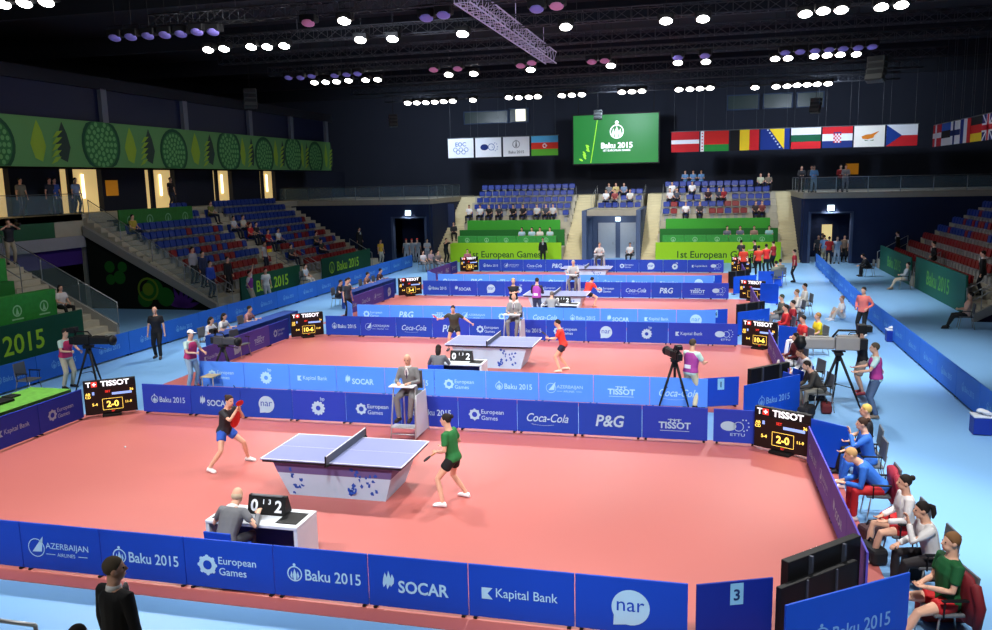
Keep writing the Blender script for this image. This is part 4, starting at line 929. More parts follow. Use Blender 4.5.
railing('glass railing along the balcony above the right entrance', [(12.5, 50, 4.45), (12.5, 42.4, 4.45), (31, 42.4, 4.45)], .95, m=STEEL)
railing('glass railing at the edge of the left concourse', [(-22.25, 2, 4.5), (-22.25, 20.2, 4.5)], .95, m=DIMST)
railing('sloping glass railing beside the stairs at the mural end of the left stand', [(-15.4, 20.12, .25), (-21.9, 20.12, 4.2)], .95, m=STEEL)
railing('long sloping glass railing by the near left stairs', [(-15.4, 13.36, .4), (-22.0, 13.36, 3.8)], .95, m=STEEL)
railing('dark bar railing on the near left stairs', [(-18.2, 11.8, 1.9), (-20, 11.8, 2.9)], 1.0, False, 2, 1, m=DIMST)
for y in (28.75, 31.05): railing('steel stair rail at the %s side of the opening in the left stand' % ('near' if y < 30 else 'far'), [(-15.42, y, .05), (-17.0, y, 1.0)], .95, False, 3, 1)
railing('steel rail at the near end of the left green wall', [(-15.42, 21.45, .05), (-16.5, 21.45, .7)], .95, False, 3, 1)
railing('steel rail at the far end of the left green wall', [(-15.42, 38.9, .05), (-17.0, 38.9, 1.0)], .95, False, 2, 1)
railing('steel stair rail at the near end of the right stand', [(16.5, 22.25, .1), (18.4, 22.25, 1.2)], .95, False, 3, 1)
railing('steel handrail on the near edge of the right stairs', [(16.6, 20.75, .2), (22, 20.75, 3.6)], .95, False, 1, 3)
railing('steel stair rail by the gap in the right green wall', [(16.45, 30.75, .05), (17.6, 30.75, .8)], .95, False, 3, 1)
railing('steel rail at the far end of the right green wall', [(16.4, 39.5, .05), (18, 39.5, 1.0)], .95, False, 2, 1)
railing('pale rail in front of the far middle seats', [(-1.3, 47.15, 3.5), (1.95, 47.15, 3.5)], .55, False, 1, 2)
for i, x in enumerate((-3.1, -1.5, 2.1, 3.4)): railing('thin sloping handrail, %s beside the far entrance stairs' % nth(i), [(x, 46.3, 2.2 if i in (0, 3) else 3.5), (x, 50, 4.3)], .8, False, 1, 3, th=.03)
for x, lb in ((-14.0, 'left'), (14.1, 'right')):
    bm = N(); box(bm, (0, 0, 0), (.42, .1, .36), bev=.03); o = obj('wall_lamp', bm, M('lit exit lamp', (210, 235, 245), .4, emit=1.6, var=0), None, (x, 42.42, 3.5)); tag(o, 'small lit lamp over the %s entrance' % lb, 'lamp')
bm = N(); box(bm, (0, 0, 0), (.36, .1, .3), bev=.03); o = obj('wall_lamp', bm, M('lit exit lamp', (210, 235, 245), .4, emit=1.6, var=0), None, (.45, 45.93, 2.75)); tag(o, 'small lit lamp over the middle entrance doors', 'lamp')
# orange sign boards glowing in the dark
for p, lb in ((onX(112, 188, -23.85), 'left concourse'), (onY(852, 169, 53.9), 'right balcony')):
    bm = N(); box(bm, (0, 0, 0), (.06 if p.x < 0 else .9, .9 if p.x < 0 else .06, .8), bev=.01); o = obj('wall_sign', bm, M('amber lit sign', (200, 130, 30), .6, emit=.2), None, p); tag(o, 'amber lit sign board on the dark wall of the %s' % lb, 'sign')

# ================================================================== big screen and flags
t = thing('video_screen', 'large green video screen with white emblem hanging above the far stand', 'screen', (-.15, 50, 6.7))
bm = N(); box(bm, (0, .15, 1.82), (6.5, .3, 3.75), bev=.03); obj('housing', bm, BLACK, t)
bm = N(); box(bm, (0, -.01, 1.82), (6.3, .02, 3.55)); obj('display', bm, M('lit green display', (28, 112, 44), .4, emit=.55, var=.04), t)
bm = N(); ring(bm, 0, 2.35, .52, .44); disc(bm, 0, 3.02, .13); poly(bm, [(-.1, 1.95), (.1, 1.95), (.14, 2.35), (0, 2.75), (-.14, 2.35)])
for q in (-1, 1): poly(bm, [(q*.2, 1.98), (q*.36, 2.15), (q*.26, 2.6), (q*.17, 2.3)])
text(bm, 'Baku 2015', 0, 1.35, .56, bold=.03); text(bm, '1ST EUROPEAN GAMES', 0, .98, .2, bold=.02)
link('white_print', flat_mesh('white_print', bm, [LEDW]), t, (.1, -.025, 0))
bm = N(); tube(bm, [(-1.35, -.03, 3.2), (-1.6, -.03, 1.6), (-1.85, -.03, .1)], .035, 5)
for k in range(7): ell(bm, (-2.1+.1*(k % 3)-.08*k, -.03, 1.35-.17*k), (.16, .01, .07), Matrix.Rotation(.5+.4*(k % 2), 3, 'Y'), 8)
obj('lime_ornament', bm, M('lit lime ornament', (150, 220, 60), .5, emit=.6), t)
bm = N()
for q in (-2.8, 2.8): bar(bm, (q, .15, 3.65), (q, .15, 5.6), .05)
obj('hanger', bm, BLACK, t)
def flag(label, p, w_, h_, draw, cols, rz=0):
    t = thing('flag', label, 'flag', p, rz, 'flags hung under the roof')
    cl = [M('flag %s' % '_'.join(map(str, c)), c, .8, var=.05, scale=3) for c in cols]
    bm = N(); draw(bm, w_, h_); f = link('flag_cloth', flat_mesh('flag_cloth', bm, cl), t)
    m = f.modifiers.new('Solidify', 'SOLIDIFY'); m.thickness = .015; m.offset = 0
    bm = N(); tube(bm, [(-w_/2-.05, .03, h_/2+.03), (w_/2+.05, .03, h_/2+.03)], .03, 6); obj('hanging_bar', bm, DIMST, t)
    bm = N()
    for q in (-.4, .4): bar(bm, (q*w_, .03, h_/2), (q*w_, .03, 13.22-p[2]), .012)
    obj('hanging_wire', bm, DIMST, t)
def hb(*c):
    def d(bm, w_, h_):
        n = len(c)
        for i, m in enumerate(c): box_flat(bm, 0, h_/2-(i+.5)*h_/n, w_, h_/n, mi=m)
    return d
def vb(*c):
    def d(bm, w_, h_):
        n = len(c)
        for i, m in enumerate(c): box_flat(bm, -w_/2+(i+.5)*w_/n, 0, w_/n, h_, mi=m)
    return d
def cross(bm, w_, h_):
    box_flat(bm, 0, 0, w_, h_, mi=0); box_flat(bm, 0, 0, w_, h_*.24, mi=1, y=-.012); box_flat(bm, -w_*.14, 0, h_*.24, h_, mi=1, y=-.012)
def rings(bm, w_, h_):
    box_flat(bm, 0, 0, w_, h_); text(bm, 'EOC', 0, h_*.2, h_*.3, 1, y=-.012, bold=.02)
    for k in range(5): ring(bm, (-.3+.15*k)*h_, (-.08 if k % 2 == 0 else -.2)*h_, .12*h_, .09*h_, 1, y=-.012)
def fl_bats(bm, w_, h_):
    box_flat(bm, 0, 0, w_, h_); disc(bm, -w_*.15, .02, h_*.22, 1, y=-.012, rz=h_*.16); ring(bm, w_*.12, .03, h_*.18, h_*.15, 2, y=-.012)
    for k in range(8): disc(bm, w_*.26+h_*.14*math.cos(k*.8), .03+h_*.2*math.sin(k*.8), .04, 2, y=-.012, n=6)
def fl_emb(bm, w_, h_):
    box_flat(bm, 0, 0, w_, h_); ring(bm, 0, h_*.12, h_*.2, h_*.165, 1, y=-.012); poly(bm, [(-.08, -.02), (.08, -.02), (0, h_*.38)], 1, y=-.014); text(bm, 'Baku 2015', 0, -h_*.28, h_*.2, 1, y=-.012)
def fl_cres(bm, w_, h_):
    hb(0, 1, 2)(bm, w_, h_); ring(bm, 0, 0, h_*.11, h_*.07, 3, y=-.012, a0=.7, a1=2*PI-.7); disc(bm, h_*.09, 0, h_*.045, 3, y=-.012, n=8)
def fl_left(bm, w_, h_):
    hb(0, 0, 1)(bm, w_, h_); box_flat(bm, -w_*.44, 0, w_*.12, h_, mi=2, y=-.012)
    for k in range(6): disc(bm, -w_*.44, -h_*.4+k*h_*.16, .06, 0, y=-.02, n=4)
def fl_bos(bm, w_, h_):
    box_flat(bm, 0, 0, w_, h_, mi=0); poly(bm, [(-w_*.2, h_/2), (w_*.32, h_/2), (w_*.32, -h_/2)], 1, y=-.012)
    for k in range(7): disc(bm, -w_*.25+k*w_*.07, h_*.45-k*h_*.14, .06, 2, y=-.014, n=5)
def fl_chk(bm, w_, h_):
    hb(0, 1, 2)(bm, w_, h_)
    for i in range(5):
        for j in range(5): box_flat(bm, (i-2)*.1, .12-j*.12+.06, .1, .12, mi=0 if (i+j) % 2 == 0 else 1, y=-.012)
    for i in range(5): disc(bm, (i-2)*.1, .3, .06, 2, y=-.013, n=5)
def fl_isle(bm, w_, h_):
    box_flat(bm, 0, 0, w_, h_); poly(bm, [(-.5, 0), (-.2, .12), (.1, .14), (.62, .34), (.3, .05), (.25, -.1), (-.1, -.2), (-.42, -.16)], 1, y=-.012)
    for q in (-1, 1): poly(bm, [(0, -.3), (q*.3, -.22), (q*.26, -.3)], 2, y=-.012)
def fl_wedge(bm, w_, h_): hb(0, 1)(bm, w_, h_); poly(bm, [(-w_/2, -h_/2), (0, 0), (-w_/2, h_/2)], 2, y=-.012)
def fl_jack(bm, w_, h_):
    box_flat(bm, 0, 0, w_, h_)
    for q in (-1, 1):
        poly(bm, [(-w_/2, -q*h_/2), (-w_/2+.16, -q*h_/2), (w_/2, q*h_/2), (w_/2-.16, q*h_/2)], 1, y=-.01)
    box_flat(bm, 0, 0, w_, h_*.34, mi=1, y=-.014); box_flat(bm, 0, 0, h_*.34, h_, mi=1, y=-.014); box_flat(bm, 0, 0, w_, h_*.2, mi=2, y=-.018); box_flat(bm, 0, 0, h_*.2, h_, mi=2, y=-.018)
Wt, Rd, Bl, Gn, Yl, Bk = (226, 228, 232), (206, 32, 40), (28, 52, 130), (40, 120, 60), (240, 206, 40), (18, 18, 22)
FY = 48
left = [('white flag with five rings and three letters, leftmost of all the hung flags', rings, [Wt, (90, 120, 170)]), ('white flag with a dark blue ball emblem', fl_bats, [Wt, (24, 44, 110), (80, 110, 170)]), ('white flag with grey emblem, next to the light blue, red and green flag', fl_emb, [Wt, (120, 124, 130)]), ('light blue, red and green flag with crescent', fl_cres, [(90, 180, 226), (220, 56, 40), (90, 170, 50), Wt])]
for i, (lb, d, c) in enumerate(left): flag(lb, (-11.6+2.15*i, FY, 8.1), 2.0, 1.42, d, c)
right = [('red flag with a white middle stripe, first right of the screen', hb(0, 0, 1, 0, 0), [(190, 34, 40), Wt]), ('red and green flag with patterned edge', fl_left, [(206, 40, 36), (40, 140, 60), Wt]), ('black, yellow and red upright striped flag', vb(0, 1, 2), [Bk, Yl, Rd]), ('dark blue flag with yellow triangle', fl_bos, [(22, 50, 130), Yl, Wt]), ('white, green and red striped flag', hb(0, 1, 2), [Wt, (20, 90, 60), Rd]), ('red, white and blue flag with chequered shield', fl_chk, [Rd, Wt, (30, 50, 120)]), ('white flag with copper coloured island', fl_isle, [(236, 232, 222), (214, 124, 30), (90, 120, 60)]), ('white and red flag with blue wedge, rightmost on the back row', fl_wedge, [Wt, Rd, (24, 60, 140)])]
for i, (lb, d, c) in enumerate(right): flag(lb, (4.98+2.02*i, FY, 8.05), 1.92, 1.4, d, c)
side = [('red flag with white cross on the right side row', cross, [(190, 30, 44), Wt], 42.7), ('blue, black and white striped flag on the right side row', hb(0, 1, 2), [(30, 90, 190), Bk, Wt], 40.8), ('white flag with dark blue cross on the right side row', cross, [Wt, (20, 44, 110)], 38.9), ('blue, white and red upright striped flag on the right side row', vb(0, 1, 2), [(30, 50, 130), Wt, Rd], 37.0), ('black, red and yellow striped flag on the right side row', hb(0, 1, 2), [Bk, (200, 30, 30), Yl], 35.1), ('blue flag with red and white crosses at the right edge', fl_jack, [(30, 40, 110), Wt, (200, 30, 50)], 33.2)]
for lb, d, c, y in side: flag(lb, (20, y, 7.75), 1.85, 1.28, d, c, -PI/2)

# ================================================================== roof rig: trusses, floodlights, speakers
def truss(label, a, b, s=.42, m=None):
    t = thing('roof_truss', label, 'truss', a); d = Vector(b)-Vector(a); Ln = d.length; u = d.normalized(); si = u.cross(Z).normalized(); up = si.cross(u)
    cor = [si*(i*s/2)+up*(j*s/2) for i, j in ((-1, -1), (1, -1), (1, 1), (-1, 1))]; mt = m or M('dark truss tube', (64, 66, 72), .45, .5)
    for c in cor: bm = N(); tube(bm, [c, c+d], .026, 6); obj('chord', bm, mt, t)
    bm = N(); n = max(2, int(Ln/s/1.4))
    for k in range(n):
        p, q = u*(Ln*k/n), u*(Ln*(k+1)/n)
        for i in range(4): c, e = cor[i], cor[(i+1) % 4]; tube(bm, [c+p, (e if k % 2 else c)+q] if k % 2 else [c+p, e+q], .012, 4); tube(bm, [c+p, e+p], .012, 4)
    obj('bracing', bm, mt, t)
    bm = N()
    for f in (.12, .5, .88): bar(bm, u*(Ln*f)+up*s/2, u*(Ln*f)+Z*(13.2-(Vector(a)+d*f).z), .03)
    obj('suspension_rod', bm, mt, t)
PT = G(462, -6, 11.2); PT2 = G(551, 58, 11.2)
truss('pale lilac lattice truss slanting in front of the dark roof', PT, PT2, .5, M('pale lilac truss tube', (190, 180, 214), .4, .3, emit=.12))  # faint glow added to the lilac tubes
TYS = [13.6, 18.2, 22.8, 27.5, 33.5, 38.2, 44]
for i, y in enumerate(TYS): truss('dark lighting truss across the hall, %s from the near side' % nth(i), (-16 if y > 20 else -13, y, 11.55), (18 if y > 20 else 15, y, 11.55))
_lamp = {}
def lamp_parts(m, s):
    k = (m.name, s)
    if k not in _lamp:
        a = N(); box(a, (0, 0, .08*s), (.44*s, .3*s, .2*s), bev=.03*s); b = N(); ell(b, (0, -.06*s, -.04*s), (.18*s, .15*s, .05*s), Matrix.Rotation(-.5, 3, 'X'), 14); c = N(); tube(c, [(-.24*s, 0, .08*s), (-.24*s, 0, .3*s), (.24*s, 0, .3*s), (.24*s, 0, .08*s)], .014, 5)
        _lamp[k] = (mesh('housing', a, BLACK), mesh('lens', b, m), mesh('yoke', c, BLACK))
    return _lamp[k]
def floodlight(px, py, label, m=LAMP, s=1., group='lit floodlights', z=11.1):
    p = G(px, py, z); me = lamp_parts(m, s); t = thing('floodlight', label, 'lamp', p, 0, group)
    link('housing', me[0], t); link('lens', me[1], t); link('yoke', me[2], t)
    bm = N(); bar(bm, (0, 0, .3*s), (0, 0, 13.2-z), .02); obj('hanging_rod', bm, BLACK, t)
rows_ = [('nearest upper row', [(345, 20), (361, 39), (393, 38), (463, 33), (566, 26), (666, 20), (703, 18)], 1.25), ('near left bank', [(209, 49), (225, 48), (252, 46), (268, 46), (285, 45)], 1.2), ('near right bank', [(805, 13), (823, 10), (841, 9), (881, 6), (901, 4)], 1.25), ('bank at the top left edge', [(5, 3), (26, 2), (48, 1)], 1.3),
 ('middle left bank', [(315, 82), (326, 81.5), (337, 81), (349, 80), (366, 79.5), (378, 79)], 1.15), ('middle centre row', [(449, 74), (474, 73), (531, 69), (611, 65), (678, 62), (706, 61)], 1.25), ('middle right bank', [(775, 58), (788, 57.5), (814, 55.5), (827, 54.5), (840, 54), (856, 53.5)], 1.2),
 ('far left bank', [(408, 102.5), (417, 102.3), (426, 102), (435, 101.5), (444, 101), (453, 100.5), (473, 99.5)], 1.35), ('far row left of the screen', [(509, 97), (519, 97), (529, 96.5), (538, 96)], 1.35), ('far row above the screen', [(562, 95), (572, 94.5), (582, 94)], 1.35), ('far row right of the screen', [(622, 91.5), (632, 91), (642, 90.5)], 1.35), ('far row above the red flag', [(679, 89), (690, 88.5), (700, 88), (710, 87.5)], 1.35), ('far right bank', [(755, 87), (776, 86), (787, 85.5), (797, 84.5), (807, 84), (817, 83.5), (828, 83)], 1.35)]
for nm, pts, s in rows_:
    for i, (x, y) in enumerate(pts): floodlight(x, y, 'bright white floodlight, %s from the left of the %s' % (nth(i), nm), LAMP, s, 'lit floodlights of the %s' % nm)
for nm, pts, m, s in (('violet lenses at upper left', [(116, 37), (132, 36), (149, 35), (166, 34), (182, 33), (198, 31), (214, 31)], DIML, 1.3), ('violet lenses above the middle left bank', [(289, 77), (301, 77), (312, 75.5), (335, 75), (347, 74), (358, 73)], DIML, 1.2), ('violet lenses above the middle right bank', [(785, 52), (800, 51), (815, 50), (829, 49), (843, 48), (858, 47), (872, 46)], DIML, 1.25), ('scattered pink lenses', [(309, 22), (434, 69), (458, 68), (557, 5), (592, 61), (605, 60), (521, 65), (532, 62)], PINKL, 1.3), ('scattered violet lenses', [(427, 17), (444, 14), (678, 57), (705, 55), (537, 8)], DIML, 1.3)):
    for i, (x, y) in enumerate(pts): floodlight(x, y, 'unlit lamp, %s from left of the %s' % (nth(i), nm), m, s, 'unlit floodlights')
def speakers(px, py, y, label, s=1., n=4, rz=0):
    p = onY(px, py, y); t = thing('line_array_speaker', label, 'speaker', p, rz)
    for k in range(n):
        bm = N(); box(bm, (0, -.1*s*k*k*.25, .5*s-.3*s*k), (.8*s, .5*s, .27*s), rx=-.12*k, bev=.03); c = obj('cabinet', bm, M('dim speaker cabinet', (74, 78, 76), .6), t)
        bm = N(); box(bm, (0, -.1*s*k*k*.25-.255*s, .5*s-.3*s*k), (.7*s, .01, .2*s), rx=-.12*k); obj('grille', bm, M('speaker grille', (46, 50, 50), .8, var=.3, scale=40), c)
    bm = N(); bar(bm, (0, 0, .6*s), (0, 0, 13.2-p.z), .04); obj('hanging_cable', bm, BLACK, t)
speakers(250, 99, 30, 'hanging line array speaker at the upper left', .9, rz=.6); speakers(393, 121, 40, 'hanging line array speaker left of the white flags', .7, rz=.5); speakers(877, 70, 30, 'hanging line array speaker at the upper right', 1., rz=-.5); speakers(816, 106, 41, 'hanging line array speaker above the right flags', .75, rz=-.5); speakers(598, 117, 44, 'small black hanging speaker in front of the screen', .7, 3)
# ================================================================== who is where
def gp(px, py, z=.012): p = G(px, py, z); return (p.x, p.y, z)
RD, NV, WT, BKC, GY = (200, 34, 40), (30, 36, 56), (232, 232, 234), (26, 27, 30), (120, 122, 126)
PINK, PURPLE, BEIGE, JEAN = (176, 60, 120), (140, 60, 150), (196, 186, 160), (84, 104, 140)
DK = (36, 28, 24); BL_ = (196, 164, 104); GH = (206, 202, 196)
# --- nearest court
a = person('table-tennis player in red and black top and blue shorts, bending, left of the nearest table', (-2.95, .7, .012), 78, 'ready', 1.66, ((44, 44, 50), 'short'), ((44, 92, 196), 'short'), ((52, 34, 26), 'bun'), (236, 236, 238), fl=(.42, -.16), fr=(-.46, .1), hip=(0, .05, .80), lean=16, hl=(.06, -.36, 1.26), hr=(-.04, -.38, 1.3), look=-10, fem=True)
bm = N(); k_ = 1.66/1.75; ell(bm, (.0, -.28*k_, 1.07*k_), (.12, .07, .19), Matrix.Rotation(.28, 3, 'X'), 12); obj('front_panel', bm, C((214, 40, 36)), a['o'])
bat(a['wr'][1]+Vector((.05, -.03, .03)), 'red bat held up by the player left of the nearest table', (.35, -.25, .6))
a = person('table-tennis player in green shirt and black shorts, right of the nearest table', (2.12, -.28, .012), 262, 'ready', 1.7, ((40, 118, 62), 'short'), ((26, 26, 30), 'short'), (DK, 'bun'), (238, 240, 244), fl=(.30, -.05), fr=(-.28, .16), hip=(0, .04, .86), lean=9, hl=(.12, -.22, .96), hr=(-.2, -.2, 1.0), look=8, fem=True)
bat(a['wr'][0]+Vector((-.05, 0, -.03)), 'black bat in the hand of the green shirted player', (-.7, -.2, -.5), (30, 30, 34))
person('bald umpire in grey suit and tie writing in the nearest high chair', (UX[0], UY[0]+.02, .55), 0, 'write', 1.74, ((128, 130, 132), 'long'), ((122, 124, 128), 'long'), ((214, 210, 204), 'bald'), (46, 44, 46), suit=(70, 40, 80), near=True, hip=(0, 0.02, .53), lean=6, fl=(.13, -.38, -.13), fr=(-.13, -.38, -.13), hl=(.14, -.36, .74), hr=(-.12, -.38, .74), nod=15)
person('bald scorer in grey jacket seen from behind at the nearest desk', (-.27, -3.72, .012), 178, 'write', 1.75, ((108, 110, 116), 'long'), ((60, 62, 70), 'long'), ((200, 176, 150), 'bald'), (30, 30, 34), suit=True, hl=(.2, -.46, .82), hr=(-.3, -.44, .84), lean=34)
chair_at((-.24, -3.68), 178, 'blue cloth chair of the scorer at the nearest desk', 'blue')
# --- second court
a = person('table-tennis player in olive shirt with arms spread behind the left end of the second table', gp(455, 351), 8, 'ready', 1.68, ((66, 70, 62), 'short'), ((34, 36, 40), 'short'), (DK, 'bun'), (60, 60, 70), hip=(0, .05, .88), lean=20, hl=(.62, -.1, 1.0), hr=(-.5, -.25, 1.18), fl=(.24, 0), fr=(-.24, .1))
bat(a['wr'][1], 'red bat in the outstretched hand of the olive shirted player', (-.6, -.1, .4))
a = person('table-tennis player in red and white shirt and black shorts, right of the second table', gp(562, 371), 275, 'ready', 1.66, ((222, 64, 54), 'short'), ((34, 38, 60), 'short'), (DK, 'short'), (238, 196, 180), hip=(0, .05, .86), lean=14, hl=(.05, -.42, 1.05), hr=(-.1, -.38, 1.02), fl=(.18, -.05), fr=(-.2, .16))
bat(a['wr'][1]+Vector((-.06, 0, .05)), 'black bat held by the red shirted player of the second table', (-.6, 0, .5), (36, 34, 40))
person('white haired umpire in grey suit in the second high chair', (UX[1], UY[1]+.02, .55), 0, 'write', 1.74, ((150, 152, 154), 'long'), ((130, 132, 136), 'long'), (GH, 'bald'), (46, 44, 46), suit=(90, 60, 110), hip=(0, .02, .53), lean=4, fl=(.13, -.38, -.13), fr=(-.13, -.38, -.13), hl=(.14, -.36, .72), hr=(-.12, -.38, .72))
person('dark haired scorer in grey seen from behind at the second desk', (-.55, 7.22, .012), 185, 'write', 1.66, ((104, 106, 112), 'long'), (BKC, 'long'), (DK, 'long'), (30, 30, 34))
chair_at((-.55, 7.22), 185, 'blue cloth chair of the scorer at the second desk', 'blue')
person('person in black top and white trousers with folded arms, standing behind the second umpire', gp(514, 321), 18, 'crossed', 1.76, ((30, 30, 36), 'short'), ((226, 222, 216), 'long'), (BL_, 'short'), WT)
person('photographer in dark top and purple bib standing in the aisle right of the second umpire', gp(537, 320), 175, 'hold', 1.74, ((52, 46, 58), 'long'), ((60, 76, 110), 'long'), ((52, 42, 30), 'short'), BKC, vest=(170, 70, 170))
# --- third and fourth court
person('grey haired umpire in pale jacket in the third high chair', (UX[2], UY[2]+.02, .55), 0, 'write', 1.74, ((186, 188, 190), 'long'), ((120, 122, 128), 'long'), (GH, 'short'), (46, 44, 46), hip=(0, .02, .53), fl=(.13, -.38, -.13), fr=(-.13, -.38, -.13), lean=4)
person('table-tennis player in red shirt and black shorts seen from behind at the third table', gp(588, 306), 150, 'ready', 1.74, ((226, 60, 50), 'short'), ((24, 26, 30), 'short'), (DK, 'short'), (210, 150, 130), hip=(0, .1, .62), lean=36, fl=(.4, -.1), fr=(-.4, .1), hl=(.3, -.5, .7), hr=(-.3, -.5, .7))
person('scorer in grey at the desk of the third table', (.6, 18.2, .012), 180, 'write', 1.66, ((150, 152, 154), 'long'), (GY, 'long'), ((120, 110, 100), 'short'), BKC)
person('umpire in pale jacket in the farthest high chair', (UX[3], UY[3]+.02, .55), 0, 'write', 1.74, ((190, 186, 188), 'long'), ((80, 82, 90), 'long'), ((150, 120, 100), 'short'), (46, 44, 46), hip=(0, .02, .53), fl=(.13, -.38, -.13), fr=(-.13, -.38, -.13), lean=4)
person('person in white top sitting beside the middle entrance', gp(630, 262), 350, 'sit', 1.7, (WT, 'short'), (BKC, 'long'), (DK, 'short'), WT)
chair_at(gp(630, 262), 350, 'chair beside the middle entrance doors')
person('official in pink shirt sitting behind the farthest left scoreboard', (-8.4, 37.9, .012), 10, 'sit', 1.68, ((180, 110, 130), 'short'), (BKC, 'long'), (DK, 'short'), BKC)
# --- camera crews
def crew(px, py, head, label, **k): return person(label, gp(px, py), head, 'operate', **k)
crew(69, 388, 80, 'cameraman in pink bib and beige trousers behind the big camera at left', h=1.76, top=((196, 222, 214), 'short'), leg=(BEIGE, 'long'), hair=((40, 34, 30), 'short'), shoe=BKC, vest=(196, 50, 100))
p = gp(93, 392); tripod(p[0], p[1], 1.32, 'black tripod carrying the big left television camera', .45); tv_camera(p[0], p[1], 1.36, A(98), 'big black television camera on the tripod at left', 1.25, th=.85)
person('bald man in black and white polo shirt and black trousers walking in the left aisle', gp(159, 358), 20, 'stand', 1.76, ((30, 30, 34), 'short'), (BKC, 'long'), ((190, 150, 130), 'bald'), (60, 60, 66), fl=(.1, -.14), fr=(-.12, .12))
crew(193, 389, 75, 'cameraman in white cap and pink bib at the left corner of the second court', h=1.72, top=((200, 226, 220), 'short'), leg=((150, 170, 190), 'long'), hair=(DK, 'short'), shoe=BKC, vest=(186, 54, 110), cap=(238, 238, 240))
p = gp(226, 386); tripod(p[0], p[1], 1.2, 'black tripod at the front left corner of the second court', .5); tv_camera(p[0], p[1], 1.21, A(80), 'grey television camera at the front left corner of the second court', .95, M('dark grey camera body', (66, 66, 72), .45))
bm = N(); box(bm, (0, 0, .4), (.4, .5, .03), bev=.01)
for a_, b_ in ((-.17, -.2), (.17, -.2), (-.17, .2), (.17, .2)): bar(bm, (a_, b_, 0), (a_, b_, .4), .03)
q = gp(205, 388); o = obj('folding_stool', bm, M('light wooden stool', (190, 170, 130), .7), None, (q[0]+.3, q[1]-.1, .012)); tag(o, 'low stool beside the white capped cameraman', 'stool')
crew(690, 408, 148, 'cameraman in pale shirt and violet bib seen from behind between two barriers at right', h=1.74, top=((196, 226, 214), 'short'), leg=((214, 206, 170), 'long'), hair=((70, 62, 50), 'short'), shoe=BKC, vest=(164, 66, 150))
p = gp(674, 408); tripod(p[0], p[1]+.1, 1.22, 'slim tripod in front of the violet bib cameraman', .42); tv_camera(p[0], p[1]+.1, 1.23, A(205), 'compact black television camera left of the violet bib cameraman', .85)
crew(874, 417, 268, 'cameraman in purple bib and blue jeans in the right aisle', h=1.78, top=((190, 224, 220), 'short'), leg=((78, 98, 130), 'long'), hair=((80, 70, 56), 'short'), shoe=(120, 110, 100), vest=(178, 60, 140), lean=4)
p = gp(836, 410); tripod(p[0], p[1], 1.42, 'sturdy black tripod under the large grey television camera', .62); tv_camera(p[0], p[1], 1.48, A(-88), 'large grey television camera on the tripod at right', 1.5, M('pale grey camera body', (150, 148, 146), .5), .9)
person('photographer in black shirt and beige shorts, camera at the eye, beyond the grey camera', gp(861, 394), 280, 'hold', 1.72, ((28, 28, 34), 'short'), ((150, 140, 132), 'knee'), (DK, 'short'), (180, 80, 90), hl=(.1, -.26, 1.5), hr=(-.1, -.26, 1.5))
b = gp(861, 394); tv_camera(b[0]-.32, b[1], 1.42, A(-85), 'black shoulder camera held by the photographer in beige shorts', .55)
# --- right aisle, front to back
def sit(px, py, head, label, pose='sit', ch='arm', chl=None, z=.47, **k):
    p = G(px, py, z); r = person(label, (p.x, p.y, .012), head, pose, **k)
    if ch: chair_at((p.x, p.y), head, chl or ('grey armchair under the ' + ' '.join(label.replace(',', '').split()[:12])), ch)
    return r
sit(946, 606, 284, 'young man in green and red shirt and red shorts, seated at bottom right', 'slouch', top=((30, 92, 52), 'short'), leg=((196, 36, 40), 'short'), hair=((120, 84, 52), 'short'), shoe=WT, h=1.8, near=True, lean=-2, hl=(.06, -.28, .72), hr=(-.06, -.28, .72))
sit(932, 561, 278, 'woman with dark ponytail in white tracksuit jacket, hand at the chin', 'think', top=((230, 228, 228), 'long'), leg=((38, 34, 38), 'long'), hair=((30, 24, 22), 'tail'), shoe=WT, h=1.7, near=True, fem=True, lean=14)
sit(906, 531, 276, 'woman with hair bun in white and red jacket and red trousers, seated at right', 'sit', top=((234, 230, 230), 'long'), leg=((190, 36, 42), 'short'), hair=((36, 28, 24), 'bun'), shoe=WT, h=1.7, near=True, fem=True, lean=4)
sit(880, 492, 272, 'blond man in blue jacket and red trousers leaning far forward', 'lean', top=((50, 110, 206), 'long'), leg=((180, 34, 42), 'long'), hair=((190, 150, 100), 'short'), shoe=WT, h=1.78, near=True, lean=42)
sit(869, 463, 272, 'dark haired woman in blue tracksuit, hand at the face', 'think', top=((54, 112, 206), 'long'), leg=((46, 100, 190), 'long'), hair=((60, 40, 30), 'bun'), shoe=(220, 200, 196), h=1.7, near=True, fem=True, lean=12)
sit(866, 450, 268, 'blond person in black shirt, farthest of the near seated group', 'sit', top=((40, 40, 46), 'short'), leg=(BKC, 'long'), hair=((200, 170, 90), 'short'), shoe=BKC, h=1.74, near=True)
bags = [(893, 528, (186, 30, 36), .36, 'red kit bag between the seated women at right'), (872, 538, (60, 36, 40), .28, 'black and red bag by the feet of the seated women'), (872, 560, (32, 32, 36), .3, 'black bag beside the dark ponytail woman'), (940, 618, (120, 24, 30), .38, 'dark red bag beside the green shirted young man'), (912, 575, (30, 30, 34), .28, 'small black bag under the grey chairs'), (806, 417, (28, 28, 32), .34, 'black case on the floor beside the big camera tripod'), (815, 400, (34, 34, 38), .3, 'black bag under the big grey camera'), (826, 412, (92, 30, 34), .28, 'dark red bag under the big camera tripod'), (803, 378, (60, 60, 62), .3, 'dark pack beside the blue cloth chairs')]
